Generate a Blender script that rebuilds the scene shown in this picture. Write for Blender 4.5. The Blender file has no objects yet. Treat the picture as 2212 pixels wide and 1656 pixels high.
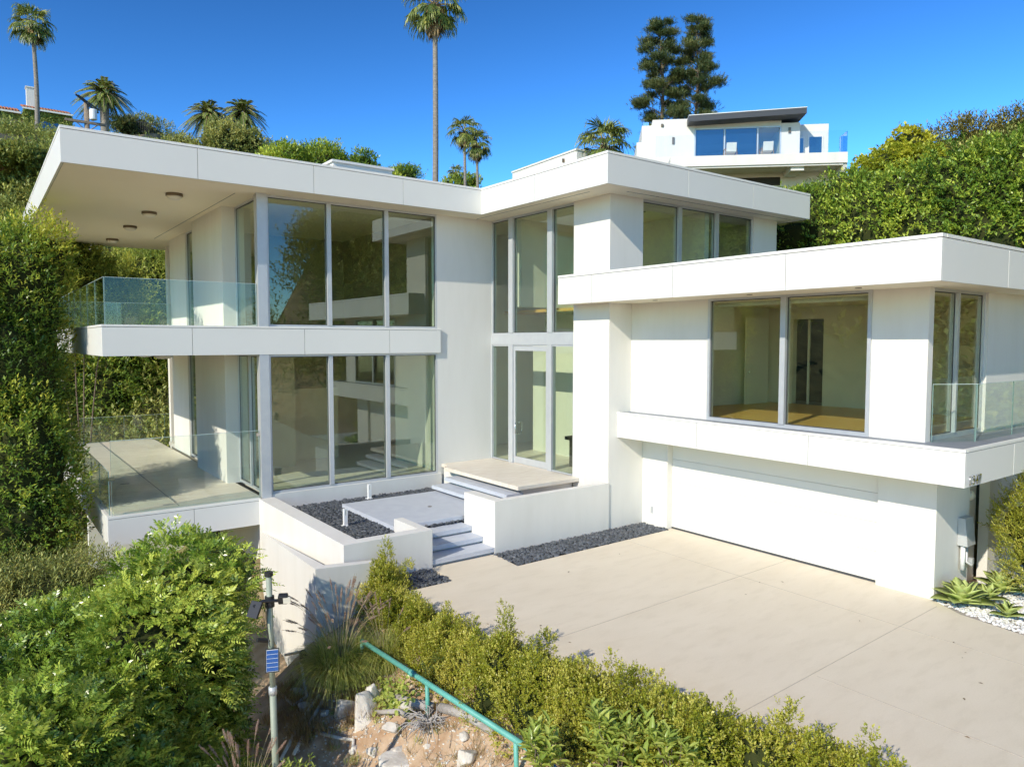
import bpy, bmesh, math, random
import numpy as np
from mathutils import Vector, Matrix
R = math.radians
scene = bpy.context.scene
COL = scene.collection

# ---------------------------------------------------------------- camera, sky, sun, exposure
cam_d = bpy.data.cameras.new('camera'); cam = bpy.data.objects.new('camera', cam_d); COL.objects.link(cam)
cam_d.sensor_fit = 'HORIZONTAL'; cam_d.sensor_width = 36.0; cam_d.lens = 36.0*1570.08/2212.0
cam_d.clip_start = 0.05; cam_d.clip_end = 3000
YAW, PITCH = 0.6383082, 0.05743217
fwv = Vector((math.sin(YAW)*math.cos(PITCH), math.cos(YAW)*math.cos(PITCH), -math.sin(PITCH)))
rtv = Vector((math.cos(YAW), -math.sin(YAW), 0)); upv = rtv.cross(fwv)
m = Matrix((rtv, upv, -fwv)).transposed().to_4x4(); m.translation = Vector((0, 0, 5.0))
cam.matrix_world = m
scene.camera = cam

SUN_TO = Vector((-1.0, -0.31, 0.655)).normalized()           # towards the sun
SUN_EL = math.asin(SUN_TO.z); SUN_AZ = math.atan2(SUN_TO.x, SUN_TO.y)
world = bpy.data.worlds.new('World'); scene.world = world; world.use_nodes = True
nt = world.node_tree; bg = nt.nodes['Background']
sky = nt.nodes.new('ShaderNodeTexSky'); sky.sky_type = 'NISHITA'; sky.sun_disc = False
sky.sun_elevation = SUN_EL; sky.sun_rotation = SUN_AZ % (2*math.pi)
sky.altitude = 300; sky.air_density = 0.78; sky.dust_density = 0.1; sky.ozone_density = 3.2
hs = nt.nodes.new('ShaderNodeHueSaturation'); hs.inputs['Saturation'].default_value = 1.08; hs.inputs['Value'].default_value = 0.91; hs.inputs['Hue'].default_value = .487
nt.links.new(sky.outputs[0], hs.inputs['Color']); gm = nt.nodes.new('ShaderNodeGamma'); gm.inputs['Gamma'].default_value = 1.8
m1 = nt.nodes.new('ShaderNodeVectorMath'); m1.operation = 'SCALE'; m1.inputs['Scale'].default_value = 1/3.8
m2 = nt.nodes.new('ShaderNodeVectorMath'); m2.operation = 'SCALE'; m2.inputs['Scale'].default_value = 3.8
nt.links.new(hs.outputs[0], m1.inputs[0]); nt.links.new(m1.outputs[0], gm.inputs['Color']); nt.links.new(gm.outputs[0], m2.inputs[0]); mn = nt.nodes.new('ShaderNodeVectorMath'); mn.operation = 'MINIMUM'; mn.inputs[1].default_value = (19, 14, 9.4)   # even out the glare round the sun
nt.links.new(m2.outputs[0], mn.inputs[0]); nt.links.new(mn.outputs[0], bg.inputs['Color'])
bg.inputs['Strength'].default_value = 0.15

sun_d = bpy.data.lights.new('sun', 'SUN'); sun = bpy.data.objects.new('sun', sun_d); COL.objects.link(sun)
sun_d.energy = 2.85; sun_d.angle = R(0.53); sun_d.color = (1.0, 0.915, 0.755)
sun.rotation_euler = SUN_TO.to_track_quat('Z', 'Y').to_euler(); sun.location = (-30, -10, 30)

vs = scene.view_settings; vs.view_transform = 'Standard'; vs.look = 'None'; vs.gamma = 1; vs.exposure = 0.76
scene.render.engine = 'CYCLES'
cy = scene.cycles
cy.max_bounces = 12; cy.transparent_max_bounces = 24; cy.diffuse_bounces = 5; cy.glossy_bounces = 4
cy.caustics_reflective = False; cy.caustics_refractive = False
cy.use_adaptive_sampling = True; cy.adaptive_threshold = 0.02
cy.use_denoising = True
try: cy.denoiser = 'OPENIMAGEDENOISE'
except Exception: pass
cy.sample_clamp_indirect = 6

# ---------------------------------------------------------------- materials
def nodes(name):
    m = bpy.data.materials.new(name); m.use_nodes = True
    return m, m.node_tree, m.node_tree.nodes['Principled BSDF']
def pmat(name, c1, c2=None, scale=3.0, rough=0.6, bump=0.0, bscale=40.0, metal=0.0, spec=0.5, detail=4.0, stretch=None, lo=0.35, hi=0.65):
    m, t, b = nodes(name)
    b.inputs['Roughness'].default_value = rough; b.inputs['Metallic'].default_value = metal
    b.inputs['Specular IOR Level'].default_value = spec
    b.inputs['Base Color'].default_value = (*c1, 1)
    tc = t.nodes.new('ShaderNodeTexCoord'); vec = tc.outputs['Object']
    if stretch:
        mp = t.nodes.new('ShaderNodeMapping'); mp.inputs['Scale'].default_value = stretch
        t.links.new(vec, mp.inputs['Vector']); vec = mp.outputs[0]
    if c2 is not None:
        n = t.nodes.new('ShaderNodeTexNoise'); n.inputs['Scale'].default_value = scale; n.inputs['Detail'].default_value = detail
        n.inputs['Roughness'].default_value = 0.6
        t.links.new(vec, n.inputs['Vector'])
        r = t.nodes.new('ShaderNodeValToRGB'); r.color_ramp.elements[0].position = lo; r.color_ramp.elements[1].position = hi
        r.color_ramp.elements[0].color = (*c1, 1); r.color_ramp.elements[1].color = (*c2, 1)
        t.links.new(n.outputs['Fac'], r.inputs['Fac']); t.links.new(r.outputs['Color'], b.inputs['Base Color'])
    if bump:
        n2 = t.nodes.new('ShaderNodeTexNoise'); n2.inputs['Scale'].default_value = bscale; n2.inputs['Detail'].default_value = 3
        t.links.new(vec, n2.inputs['Vector'])
        bp = t.nodes.new('ShaderNodeBump'); bp.inputs['Strength'].default_value = bump; bp.inputs['Distance'].default_value = 0.02
        t.links.new(n2.outputs['Fac'], bp.inputs['Height']); t.links.new(bp.outputs[0], b.inputs['Normal'])
    return m
def glassmat(name, tint, r0=0.045, fac=1.0):
    m = bpy.data.materials.new(name); m.use_nodes = True; t = m.node_tree
    for n in list(t.nodes):
        if n.type != 'OUTPUT_MATERIAL': t.nodes.remove(n)
    out = [n for n in t.nodes if n.type == 'OUTPUT_MATERIAL'][0]
    lw = t.nodes.new('ShaderNodeLayerWeight'); lw.inputs['Blend'].default_value = 0.5
    pw = t.nodes.new('ShaderNodeMath'); pw.operation = 'POWER'; pw.inputs[1].default_value = 5
    t.links.new(lw.outputs['Facing'], pw.inputs[0])
    ma = t.nodes.new('ShaderNodeMath'); ma.operation = 'MULTIPLY_ADD'; ma.inputs[1].default_value = (1-r0)*fac; ma.inputs[2].default_value = r0; ma.use_clamp = True
    t.links.new(pw.outputs[0], ma.inputs[0])
    tr = t.nodes.new('ShaderNodeBsdfTransparent'); tr.inputs[0].default_value = (*tint, 1)
    gl = t.nodes.new('ShaderNodeBsdfGlossy'); gl.inputs['Roughness'].default_value = 0.0; gl.inputs['Color'].default_value = (.96, 1, .97, 1)
    # very slight waviness of float glass
    mx = t.nodes.new('ShaderNodeMixShader')
    t.links.new(ma.outputs[0], mx.inputs[0]); t.links.new(tr.outputs[0], mx.inputs[1]); t.links.new(gl.outputs[0], mx.inputs[2])
    t.links.new(mx.outputs[0], out.inputs['Surface'])
    return m
M = {}
M['stucco'] = pmat('white_stucco', (.72, .70, .655), (.675, .655, .605), scale=1.6, stretch=(1, 1, .22), detail=7, lo=.42, hi=.72, rough=.85, bump=.12, bscale=90, spec=.2)
M['panel'] = pmat('white_panel', (.735, .725, .685), (.715, .705, .665), scale=.5, rough=.45, spec=.4)
M['coping'] = pmat('white_coping', (.80, .785, .74), (.77, .755, .71), scale=2, rough=.4)
M['joint'] = pmat('dark_joint', (.16, .165, .17), rough=.7)
M['soffit'] = pmat('cream_soffit', (.90, .83, .66), (.88, .81, .64), scale=.6, rough=.8, spec=.2)
M['alu'] = pmat('silver_frame', (.56, .58, .60), (.52, .54, .57), scale=4, rough=.38, metal=.35)
M['gasket'] = pmat('dark_gasket', (.05, .055, .06), rough=.5)
M['glass'] = glassmat('window_glass', (.885, .935, .875), .08)
M['rail_glass'] = glassmat('railing_glass', (.93, .975, .96), .03, .75)
M['rail_edge'] = pmat('bright_glass_edge', (.55, .66, .64), rough=.25)
M['rail_side'] = pmat('teal_glass_edge', (.20, .30, .28), rough=.25)
M['int_white'] = pmat('interior_white', (.80, .77, .70), (.77, .74, .67), scale=.8, rough=.9, spec=.15)
M['int_dim'] = pmat('dimmed_room_wall', (.26, .225, .13), (.23, .20, .115), scale=.8, rough=.9, spec=.15)  # wall colour darkened so the upper left room looks unlit
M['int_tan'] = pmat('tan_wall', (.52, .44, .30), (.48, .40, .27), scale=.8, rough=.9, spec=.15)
M['travertine'] = pmat('travertine', (.66, .585, .49), (.74, .68, .585), scale=2.2, rough=.5, bump=.05, stretch=(1, 3.5, 1))
M['terr_floor'] = pmat('terrace_tile', (.66, .585, .47), (.76, .69, .57), scale=1.6, rough=.5, stretch=(1, 4, 1))
M['bluestone'] = pmat('blue_grey_concrete', (.47, .50, .56), (.52, .55, .60), scale=3.0, rough=.6, bump=.06)
M['roofing'] = pmat('grey_roofing', (.20, .21, .23), (.26, .27, .29), scale=3, rough=.75)
M['membrane'] = pmat('grey_membrane', (.19, .21, .245), (.25, .27, .30), scale=1.5, rough=.6)
M['white_metal'] = pmat('white_metal', (.78, .78, .77), rough=.4)
M['chrome'] = pmat('brushed_steel', (.7, .7, .7), rough=.2, metal=1)
M['black'] = pmat('black_plastic', (.02, .02, .022), rough=.45)
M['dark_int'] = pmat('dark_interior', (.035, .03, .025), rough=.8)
M['gar_door'] = pmat('white_garage_door', (.74, .725, .68), (.725, .71, .665), scale=.5, rough=.5)
M['meter'] = pmat('grey_meter_metal', (.52, .53, .53), (.46, .47, .47), scale=6, rough=.45, metal=.2)
M['lamp_white'] = pmat('opal_lamp_glass', (.70, .66, .56), rough=.35)
M['bronze'] = pmat('bronze_trim', (.17, .13, .09), rough=.4, metal=.5)

def woodfloor(name, a, b, width=.09):
    m, t, p = nodes(name)
    tc = t.nodes.new('ShaderNodeTexCoord'); br = t.nodes.new('ShaderNodeTexBrick')
    mp = t.nodes.new('ShaderNodeMapping'); mp.inputs['Rotation'].default_value = (0, 0, R(90))
    t.links.new(tc.outputs['Object'], mp.inputs['Vector']); t.links.new(mp.outputs[0], br.inputs['Vector'])
    br.inputs['Scale'].default_value = 1; br.inputs['Brick Width'].default_value = 1.6; br.inputs['Row Height'].default_value = width
    br.inputs['Mortar Size'].default_value = .003; br.inputs['Color1'].default_value = (*a, 1); br.inputs['Color2'].default_value = (*b, 1)
    br.inputs['Mortar'].default_value = (a[0]*.45, a[1]*.45, a[2]*.45, 1)
    t.links.new(br.outputs['Color'], p.inputs['Base Color']); p.inputs['Roughness'].default_value = .35
    return m
M['wood_floor'] = woodfloor('oak_floor', (.70, .40, .11), (.76, .47, .15))

# ---------------------------------------------------------------- helpers
def wloc(o):
    v = Vector((0, 0, 0))
    while o is not None:
        v += o.location; o = o.parent
    return v
def tag(o, label=None, cat=None, group=None, kind=None):
    if label: o['label'] = label
    if cat: o['category'] = cat
    if group: o['group'] = group
    if kind: o['kind'] = kind
    return o
def empty(name, loc, label=None, cat=None, group=None, rotz=0.0):
    o = bpy.data.objects.new(name, None); COL.objects.link(o); o.location = loc; o.rotation_euler = (0, 0, rotz)
    o.empty_display_size = .2
    return tag(o, label, cat, group)
def link(name, me, parent=None):
    o = bpy.data.objects.new(name, me); COL.objects.link(o)
    if parent is not None: o.parent = parent
    return o
class MB:
    def __init__(s): s.v = []; s.f = []
    def add(s, vs, fs):
        o = len(s.v); s.v += [tuple(v) for v in vs]; s.f += [tuple(i+o for i in f) for f in fs]; return s
    def box(s, x0, x1, y0, y1, z0, z1):
        return s.add([(x0,y0,z0),(x1,y0,z0),(x1,y1,z0),(x0,y1,z0),(x0,y0,z1),(x1,y0,z1),(x1,y1,z1),(x0,y1,z1)],
              [(0,3,2,1),(4,5,6,7),(0,1,5,4),(1,2,6,5),(2,3,7,6),(3,0,4,7)])
    def prism(s, poly, z0, z1):
        n = len(poly)
        return s.add([(x,y,z0) for x,y in poly]+[(x,y,z1) for x,y in poly],
              [tuple(range(n-1,-1,-1)), tuple(range(n,2*n))]+[(i,(i+1)%n,n+(i+1)%n,n+i) for i in range(n)])
    def obox(s, p, q, w, z0, z1):                       # upright board from p to q (plan), thickness w
        d = Vector((q[0]-p[0], q[1]-p[1])); d.normalize(); n = Vector((-d.y, d.x))*w/2
        return s.prism([(p[0]-n.x,p[1]-n.y),(q[0]-n.x,q[1]-n.y),(q[0]+n.x,q[1]+n.y),(p[0]+n.x,p[1]+n.y)], z0, z1)
    def tube(s, pts, r, n=8, cap=True):
        pts = [Vector(p) for p in pts]; rs = r if isinstance(r, (list, tuple)) else [r]*len(pts)
        rings = []; up = None
        for i, p in enumerate(pts):
            d = (pts[min(i+1,len(pts)-1)]-pts[max(i-1,0)]).normalized()
            if up is None: up = Vector((0,0,1)) if abs(d.z) < .9 else Vector((1,0,0))
            a = d.cross(up).normalized(); b = a.cross(d).normalized(); up = b
            rings.append([p+(a*math.cos(2*math.pi*k/n)+b*math.sin(2*math.pi*k/n))*rs[i] for k in range(n)])
        vs = [v for rg in rings for v in rg]; fs = []
        for i in range(len(pts)-1):
            for k in range(n): fs.append((i*n+k, i*n+(k+1)%n, (i+1)*n+(k+1)%n, (i+1)*n+k))
        if cap: fs.append(tuple(range(n-1,-1,-1))); fs.append(tuple((len(pts)-1)*n+k for k in range(n)))
        return s.add(vs, fs)
    def lathe(s, c, prof, n=20):                        # prof: (r, z)
        vs = []; fs = []
        for r, z in prof:
            for k in range(n): vs.append((c[0]+r*math.cos(2*math.pi*k/n), c[1]+r*math.sin(2*math.pi*k/n), c[2]+z))
        for i in range(len(prof)-1):
            for k in range(n): fs.append((i*n+k, i*n+(k+1)%n, (i+1)*n+(k+1)%n, (i+1)*n+k))
        fs.append(tuple(range(n-1,-1,-1))); fs.append(tuple((len(prof)-1)*n+k for k in range(n)))
        return s.add(vs, fs)
    def build(s, name, mat, parent=None, local=False, smooth=False, bevel=0.0):
        off = Vector((0,0,0)) if (local or parent is None) else wloc(parent)
        me = bpy.data.meshes.new(name); me.from_pydata([(v[0]-off.x, v[1]-off.y, v[2]-off.z) for v in s.v], [], s.f)
        me.materials.append(mat); me.update()
        if smooth: me.polygons.foreach_set('use_smooth', [True]*len(me.polygons))
        o = link(name, me, parent)
        if bevel:
            b = o.modifiers.new('bevel', 'BEVEL'); b.width = bevel; b.segments = 2; b.limit_method = 'ANGLE'
        return o
def box(name, mat, parent, *c, **k): return MB().box(*c).build(name, mat, parent, **k)

def glazing(parent, axis, plane, spans, z0, z1, depth=.10, fw=.06, bot=.07, top=.06, sign=1, name='window', gl='glass', fm='alu', mull=.09, pname='pane'):
    """a window wall in the plane axis=const: one frame mesh with its mullions, each pane a sub-part"""
    f = MB()
    def bx(mb, u0, u1, d0, d1, a, b):
        lo, hi = sorted((plane+sign*d0, plane+sign*d1))
        if axis == 'y': mb.box(u0, u1, lo, hi, a, b)
        else: mb.box(lo, hi, u0, u1, a, b)
    u0, u1 = spans[0], spans[-1]
    bx(f, u0, u0+fw, 0, depth, z0+bot, z1-top); bx(f, u1-fw, u1, 0, depth, z0+bot, z1-top)
    bx(f, u0, u1, 0, depth, z0, z0+bot); bx(f, u0, u1, 0, depth, z1-top, z1)
    for u in spans[1:-1]: bx(f, u-mull/2, u+mull/2, -.03, depth, z0+bot, z1-top)
    fr = f.build(name, M[fm], parent)
    for i in range(len(spans)-1):
        a = spans[i]+(fw if i == 0 else mull/2); b = spans[i+1]-(fw if i == len(spans)-2 else mull/2)
        g = MB(); bx(g, a-.004, b+.004, depth*.5-.008, depth*.5+.008, z0+bot-.004, z1-top+.004); g.build(pname, M[gl], fr)
        k = MB()                                         # black rubber gasket round the pane
        for (c, d, e, h) in ((a, a+.018, z0+bot, z1-top), (b-.018, b, z0+bot, z1-top)):
            bx(k, c, d, depth*.5-.02, depth*.5-.009, e, h)
        for (e, h) in ((z0+bot, z0+bot+.018), (z1-top-.018, z1-top)):
            bx(k, a+.018, b-.018, depth*.5-.02, depth*.5-.009, e, h)
        k.build('gasket', M['gasket'], fr)
    return fr
def fascia(parent, name, axis, plane, a0, a1, joints, z0, z1, thick=.05, back=1, mat='panel', gap=.012, cap=.06, capgap=.012, capw=.16, pe=(0,0), ce=(0,0)):
    """cladding panels with open joints over a dark backing; the coping strip on top is a sub-part"""
    f = MB(); c = MB(); j = MB()
    def bx(mb, u0, u1, d0, d1, a, b):
        lo, hi = sorted((plane+back*d0, plane+back*d1))
        if axis == 'y': mb.box(u0, u1, lo, hi, a, b)
        else: mb.box(lo, hi, u0, u1, a, b)
    es = [a0+pe[0]]+sorted(joints)+[a1-pe[1]]
    for i in range(len(es)-1):
        bx(f, es[i]+(gap/2 if i else 0), es[i+1]-(gap/2 if i < len(es)-2 else 0), 0, thick, z0, z1-cap-capgap)
    o = f.build(name, M[mat], parent, bevel=.003)
    bx(j, a0+pe[0]+.13, a1-pe[1]-.13, .02, .12, z0+.03, z1-cap-.002); j.build('joint_backing', M['joint'], o)
    bx(c, a0-.004+ce[0], a1+.004-ce[1], -.006, capw, z1-cap, z1); c.build('coping', M['coping'], o, bevel=.003)
    return o
# ================================================================ the house
H = empty('modern_house', (13.0, 19.0, 0.0), 'white modern two-storey house with flat roofs, glass walls and a garage', 'house')
ZS, ZT = 8.82, 9.60
# ---- upper L-shaped roof
fascia(H, 'roof_fascia', 'y', 18.35, 1.65, 12.46, [4.41, 7.24, 9.83], ZS, ZT, ce=(0, .014))
fascia(H, 'roof_fascia', 'x', 12.46, 12.92, 18.40, [15.77], ZS, ZT, ce=(0, -.11), pe=(.05, 0))
fascia(H, 'roof_fascia', 'y', 12.92, 12.46, 21.18, [15.41, 18.27], ZS, ZT, ce=(.17, 0))
fascia(H, 'roof_fascia', 'x', 21.18, 12.92, 33.6, [18, 23, 28], ZS, ZT, back=-1, pe=(.05, 0), ce=(.17, 0))
fascia(H, 'roof_fascia', 'x', 1.65, 18.35, 33.6, [22.2, 26, 29.8], ZS, ZT, pe=(.05, 0), ce=(.17, 0))
rb = MB(); rb.prism([(1.72,18.42),(12.53,18.42),(12.53,12.99),(21.11,12.99),(21.11,33.5),(1.72,33.5)], ZS+.02, ZT-.10)
roof = rb.build('roof', M['soffit'], H)
rt_ = MB(); rt_.prism([(1.83,18.53),(12.64,18.53),(12.64,13.10),(21.0,13.10),(21.0,33.4),(1.83,33.4)], ZT-.10, ZT-.07); rt_.build('roof_covering', M['roofing'], roof)
for c in ((5.60,5.612,19.6,30), (12.86,12.868,14.0,19.2), (13.6,20.9,13.40,13.407)): box('soffit_joint', M['joint'], roof, *c, ZS+.012, ZS+.022)
box('roof_hatch', M['coping'], H, 10.0, 12.2, 23.6, 26.5, 9.5, 11.05)
hatch = box('hatch_cap', M['coping'], H, 9.94, 12.26, 23.54, 26.56, 11.05, 11.13)
v = MB(); v.lathe((7.45, 23.5, 9.5), [(.34,0),(.34,.62),(.46,.64),(.46,.72),(.3,.80),(.02,.82)], 24); v.build('roof_vent', M['meter'], H, smooth=False)

# ---- left wing, glass front
box('wall', M['stucco'], H, 6.28, 11.56, 19.24, 19.42, -.5, .93)
box('wall', M['stucco'], H, 11.46, 13.5, 19.29, 19.6, -.5, ZS+.02)
glazing(H, 'y', 19.29, [6.30, 8.01, 9.765, 11.46], .93, 4.66, depth=.12, fw=.05, mull=.12)
glazing(H, 'y', 19.29, [6.30, 8.01, 9.765, 11.46], 5.38, ZS+.02, depth=.12, fw=.05, mull=.12)
box('post', M['alu'], H, 6.03, 6.28, 19.21, 19.45, .86, 4.66)
box('post', M['alu'], H, 6.03, 6.28, 19.21, 19.45, 5.395, ZS+.02)
glazing(H, 'x', 6.16, [19.45, 21.65], 5.38, ZS+.02, depth=.10)
glazing(H, 'x', 6.16, [19.45, 20.5, 21.65], .93, 4.66, depth=.10, name='sliding_door')
box('wall', M['stucco'], H, 5.80, 6.42, 21.65, 25.1, .90, 4.68)
box('wall', M['stucco'], H, 5.80, 6.42, 21.65, 25.1, 5.36, ZS+.02)
glazing(H, 'x', 6.2, [25.1, 26.3, 27.7], .93, 4.66, depth=.10)
glazing(H, 'x', 6.2, [25.1, 26.3, 27.7], 5.38, ZS+.02, depth=.10)
box('wall', M['stucco'], H, 6.16, 6.42, 27.7, 30.2, .90, 4.68)
box('wall', M['stucco'], H, 6.16, 6.42, 27.7, 30.2, 5.36, ZS+.02)
# slab between the two floors with its balcony
bal = empty('balcony', (0,0,0)); bal.parent = H; bal.location = (-13+4, 0, 5); 
fascia(bal, 'balcony_fascia', 'y', 19.2, 2.42, 11.53, [4.39, 7.25, 9.8], 4.66, 5.40, thick=.04, cap=.05)
fascia(bal, 'balcony_fascia', 'x', 2.42, 19.2, 30.2, [23, 26.6], 4.66, 5.40, pe=(.04, 0), ce=(.17, 0), cap=.05)
sl = MB(); sl.box(2.50, 11.50, 19.27, 30.15, 4.68, 5.33); sl.build('floor_slab', M['soffit'], bal)
box('floor_slab', M['stucco'], H, 11.50, 13.4, 19.62, 30.0, 4.70, 5.37)
box('deck_tiles', M['terr_floor'], bal, 2.585, 6.02, 19.375, 30.1, 5.335, 5.372)
e_ = MB(); e_.box(11.49, 11.53, 19.245, 19.288, 4.66, 5.34); e_.build('end_cap', M['panel'], bal)
def glass_rail(parent, p, q, z0, z1, name='glass_railing', n=1):
    d = Vector((q[0]-p[0], q[1]-p[1])); L = d.length; d /= L; g = MB(); e = MB(); sds = []
    for i in range(n):
        a = i*L/n+(.006 if i else 0); b = (i+1)*L/n-(.006 if i < n-1 else 0)
        pa = (p[0]+d.x*a, p[1]+d.y*a); pb = (p[0]+d.x*b, p[1]+d.y*b)
        g.obox(pa, pb, .016, z0, z1)
        e.obox(pa, pb, .018, z1, z1+.008)
        for c in (pa, pb): sds.append(MB().obox((c[0]-d.x*.0025, c[1]-d.y*.0025), (c[0]+d.x*.0025, c[1]+d.y*.0025), .019, z0, z1-.001))
    o = g.build(name, M['rail_glass'], parent); e.build('glass_edge', M['rail_edge'], o); [q.build('panel_joint', M['rail_side'], o) for q in sds]; return o
glass_rail(bal, (2.52, 19.31), (6.01, 19.31), 5.40, 6.50)
glass_rail(bal, (2.505, 19.33), (2.505, 30.0), 5.40, 6.50, n=7)
glass_rail(bal, (2.52, 30.05), (6.1, 30.05), 5.40, 6.42, n=2)
# lower terrace
ter = empty('terrace', (0,0,0)); ter.parent = H; ter.location = (-9, 0, 0)
fascia(ter, 'terrace_fascia', 'y', 19.2, 2.42, 5.985, [4.33], .18, .88, thick=.04, cap=.06)
fascia(ter, 'terrace_fascia', 'x', 2.42, 19.2, 34.0, [23, 26.6, 30], .18, .88, pe=(.04, 0), ce=(.17, 0), cap=.06)
box('floor_slab', M['stucco'], ter, 2.50, 6.13, 19.27, 33.9, .20, .83)
box('floor_tiles', M['terr_floor'], ter, 2.59, 6.02, 19.385, 33.8, .832, .905)
tj = MB(); tj.box(4.02, 4.034, 19.4, 33.7, .9055, .9085); tj.box(3.28, 3.52, 23.3, 23.36, .9055, .912)
tj.build('drain_slot', M['joint'], ter)
glass_rail(ter, (2.49, 19.40), (2.49, 33.6), .88, 1.93, n=9)
glass_rail(ter, (2.53, 19.30), (6.0, 19.30), .88, 2.66, name='glass_screen', n=1)
br = MB(); br.box(2.47, 2.60, 19.28, 19.34, 1.72, 1.80); br.box(5.93, 6.03, 19.27, 19.33, 2.52, 2.60); br.build('clamp', M['chrome'], ter)
glass_rail(ter, (3.4, 33.55), (8.0, 33.55), .905, 1.93, n=3)
# basement under the terrace
box('basement_wall', M['stucco'], H, 5.99, 6.3, 19.42, 33.0, -4.5, .2)
box('basement_wall', M['stucco'], H, 2.9, 5.99, 27.5, 27.8, -5.5, .2)

# interiors of the left wing
flo = box('floor', M['travertine'], H, 6.32, 13.52, 19.44, 32.0, .80, .935)
flo2 = box('floor', M['wood_floor'], H, 6.32, 11.5, 19.44, 30.0, 5.332, 5.386)
iw = M['int_white']
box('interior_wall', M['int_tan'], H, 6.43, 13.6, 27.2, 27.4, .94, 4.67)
box('interior_wall', M['int_dim'], H, 6.43, 13.6, 26.6, 26.8, 5.39, ZS+.02)
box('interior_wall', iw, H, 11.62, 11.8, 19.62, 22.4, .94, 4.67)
box('interior_wall', M['int_dim'], H, 11.62, 11.8, 19.62, 26.6, 5.39, ZS+.02)
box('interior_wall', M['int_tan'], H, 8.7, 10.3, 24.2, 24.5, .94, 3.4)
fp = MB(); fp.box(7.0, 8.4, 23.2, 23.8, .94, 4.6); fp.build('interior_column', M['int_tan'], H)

# ---- entry
PX = 13.44
box('wall', M['stucco'], H, PX, 14.0, 13.83, 15.25, -.5, ZS+.02)
ent = glazing(H, 'x', 13.50, [15.25, 16.34, 18.24, 19.29], 5.20, ZS+.02, depth=.14, fw=.05, mull=.22, name='entry_window')
for a, b in ((15.25, 16.34), (18.24, 19.29)):
    pass
f = MB(); f.box(13.48, 13.66, 15.25, 19.29, 4.91, 5.199)
for a, b in ((15.25, 15.30), (16.24, 16.44), (18.13, 18.35), (19.24, 19.29)): f.box(13.47, 13.64, a, b, 1.22, 4.909)
for a, b in ((15.30, 16.24), (18.35, 19.24)): f.box(13.50, 13.60, a, b, 1.22, 1.26); f.box(13.50, 13.60, a, b, 4.86, 4.909)
f.box(13.50, 13.60, 16.44, 18.13, 4.87, 4.909)
low = f.build('entry_window', M['alu'], H)
for a, b in ((15.30, 16.24), (18.35, 19.24)): box('pane', M['glass'], low, 13.54, 13.556, a, b, 1.26, 4.86)
d = MB(); d.box(13.50, 13.56, 16.45, 16.53, 1.235, 4.86); d.box(13.50, 13.56, 18.03, 18.12, 1.235, 4.86); d.box(13.50, 13.56, 16.53, 18.03, 1.235, 1.44); d.box(13.50, 13.56, 16.53, 18.03, 4.72, 4.86)
door = d.build('entry_door', M['alu'], H, bevel=.003)
box('door_pane', M['glass'], door, 13.522, 13.538, 16.53, 18.03, 1.44, 4.72)
hd = MB(); hd.tube([(13.50,17.90,2.16),(13.40,17.90,2.16),(13.40,17.90,2.50),(13.50,17.90,2.50)], .016, 8); hd.tube([(13.56,17.90,2.16),(13.66,17.90,2.16),(13.66,17.90,2.50),(13.56,17.90,2.50)], .016, 8)
hd.build('door_handle', M['chrome'], door, smooth=True)
# hall inside
box('floor', M['travertine'], H, 13.52, 20.6, 14.12, 24.0, 1.10, 1.232)
box('interior_wall', iw, H, 15.6, 15.8, 17.2, 19.8, 1.233, 5.2)
box('interior_wall', iw, H, 17.6, 17.8, 14.11, 22.0, 1.233, ZS+.02)
box('interior_wall', iw, H, 13.66, 20.6, 21.6, 21.8, .95, ZS+.02)
box('upper_floor', iw, H, 14.02, 15.3, 14.12, 17.0, 5.0, 5.3)
box('interior_wall', iw, H, 15.3, 15.5, 14.12, 16.4, 1.233, 4.99)
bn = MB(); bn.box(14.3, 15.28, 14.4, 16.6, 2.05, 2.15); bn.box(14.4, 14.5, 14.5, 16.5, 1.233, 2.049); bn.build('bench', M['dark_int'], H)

# ---- right wing: upper storey
st = M['stucco']
box('wall', st, H, 14.0, 20.81, 13.83, 14.10, -.5, 6.85)
box('wall', st, H, 14.0, 14.67, 13.83, 14.10, 6.85, ZS+.02)
box('wall', st, H, 19.60, 20.81, 13.83, 14.10, 6.85, ZS+.02)
box('wall', st, H, 20.55, 20.81, 14.10, 33.0, -.5, ZS+.02)
box('wall', st, H, 6.42, 20.55, 32.0, 32.3, -.5, ZS+.02)
glazing(H, 'y', 13.87, [14.67, 16.20, 17.85, 19.60], 6.85, ZS+.02, depth=.12, fw=.05, mull=.14)
box('floor', M['wood_floor'], H, 15.6, 20.5, 14.12, 21.5, 6.0, 6.1)
box('interior_wall', iw, H, 14.02, 20.5, 18.4, 18.6, 6.1, ZS+.02)
rl = MB()
for x, y in ((16.1, 15.2), (18.2, 15.2), (16.1, 17), (18.2, 17)): rl.lathe((x, y, ZS+.005), [(.09, 0), (.09, .014)], 16)
rl.build('downlight', M['bronze'], H)

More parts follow.
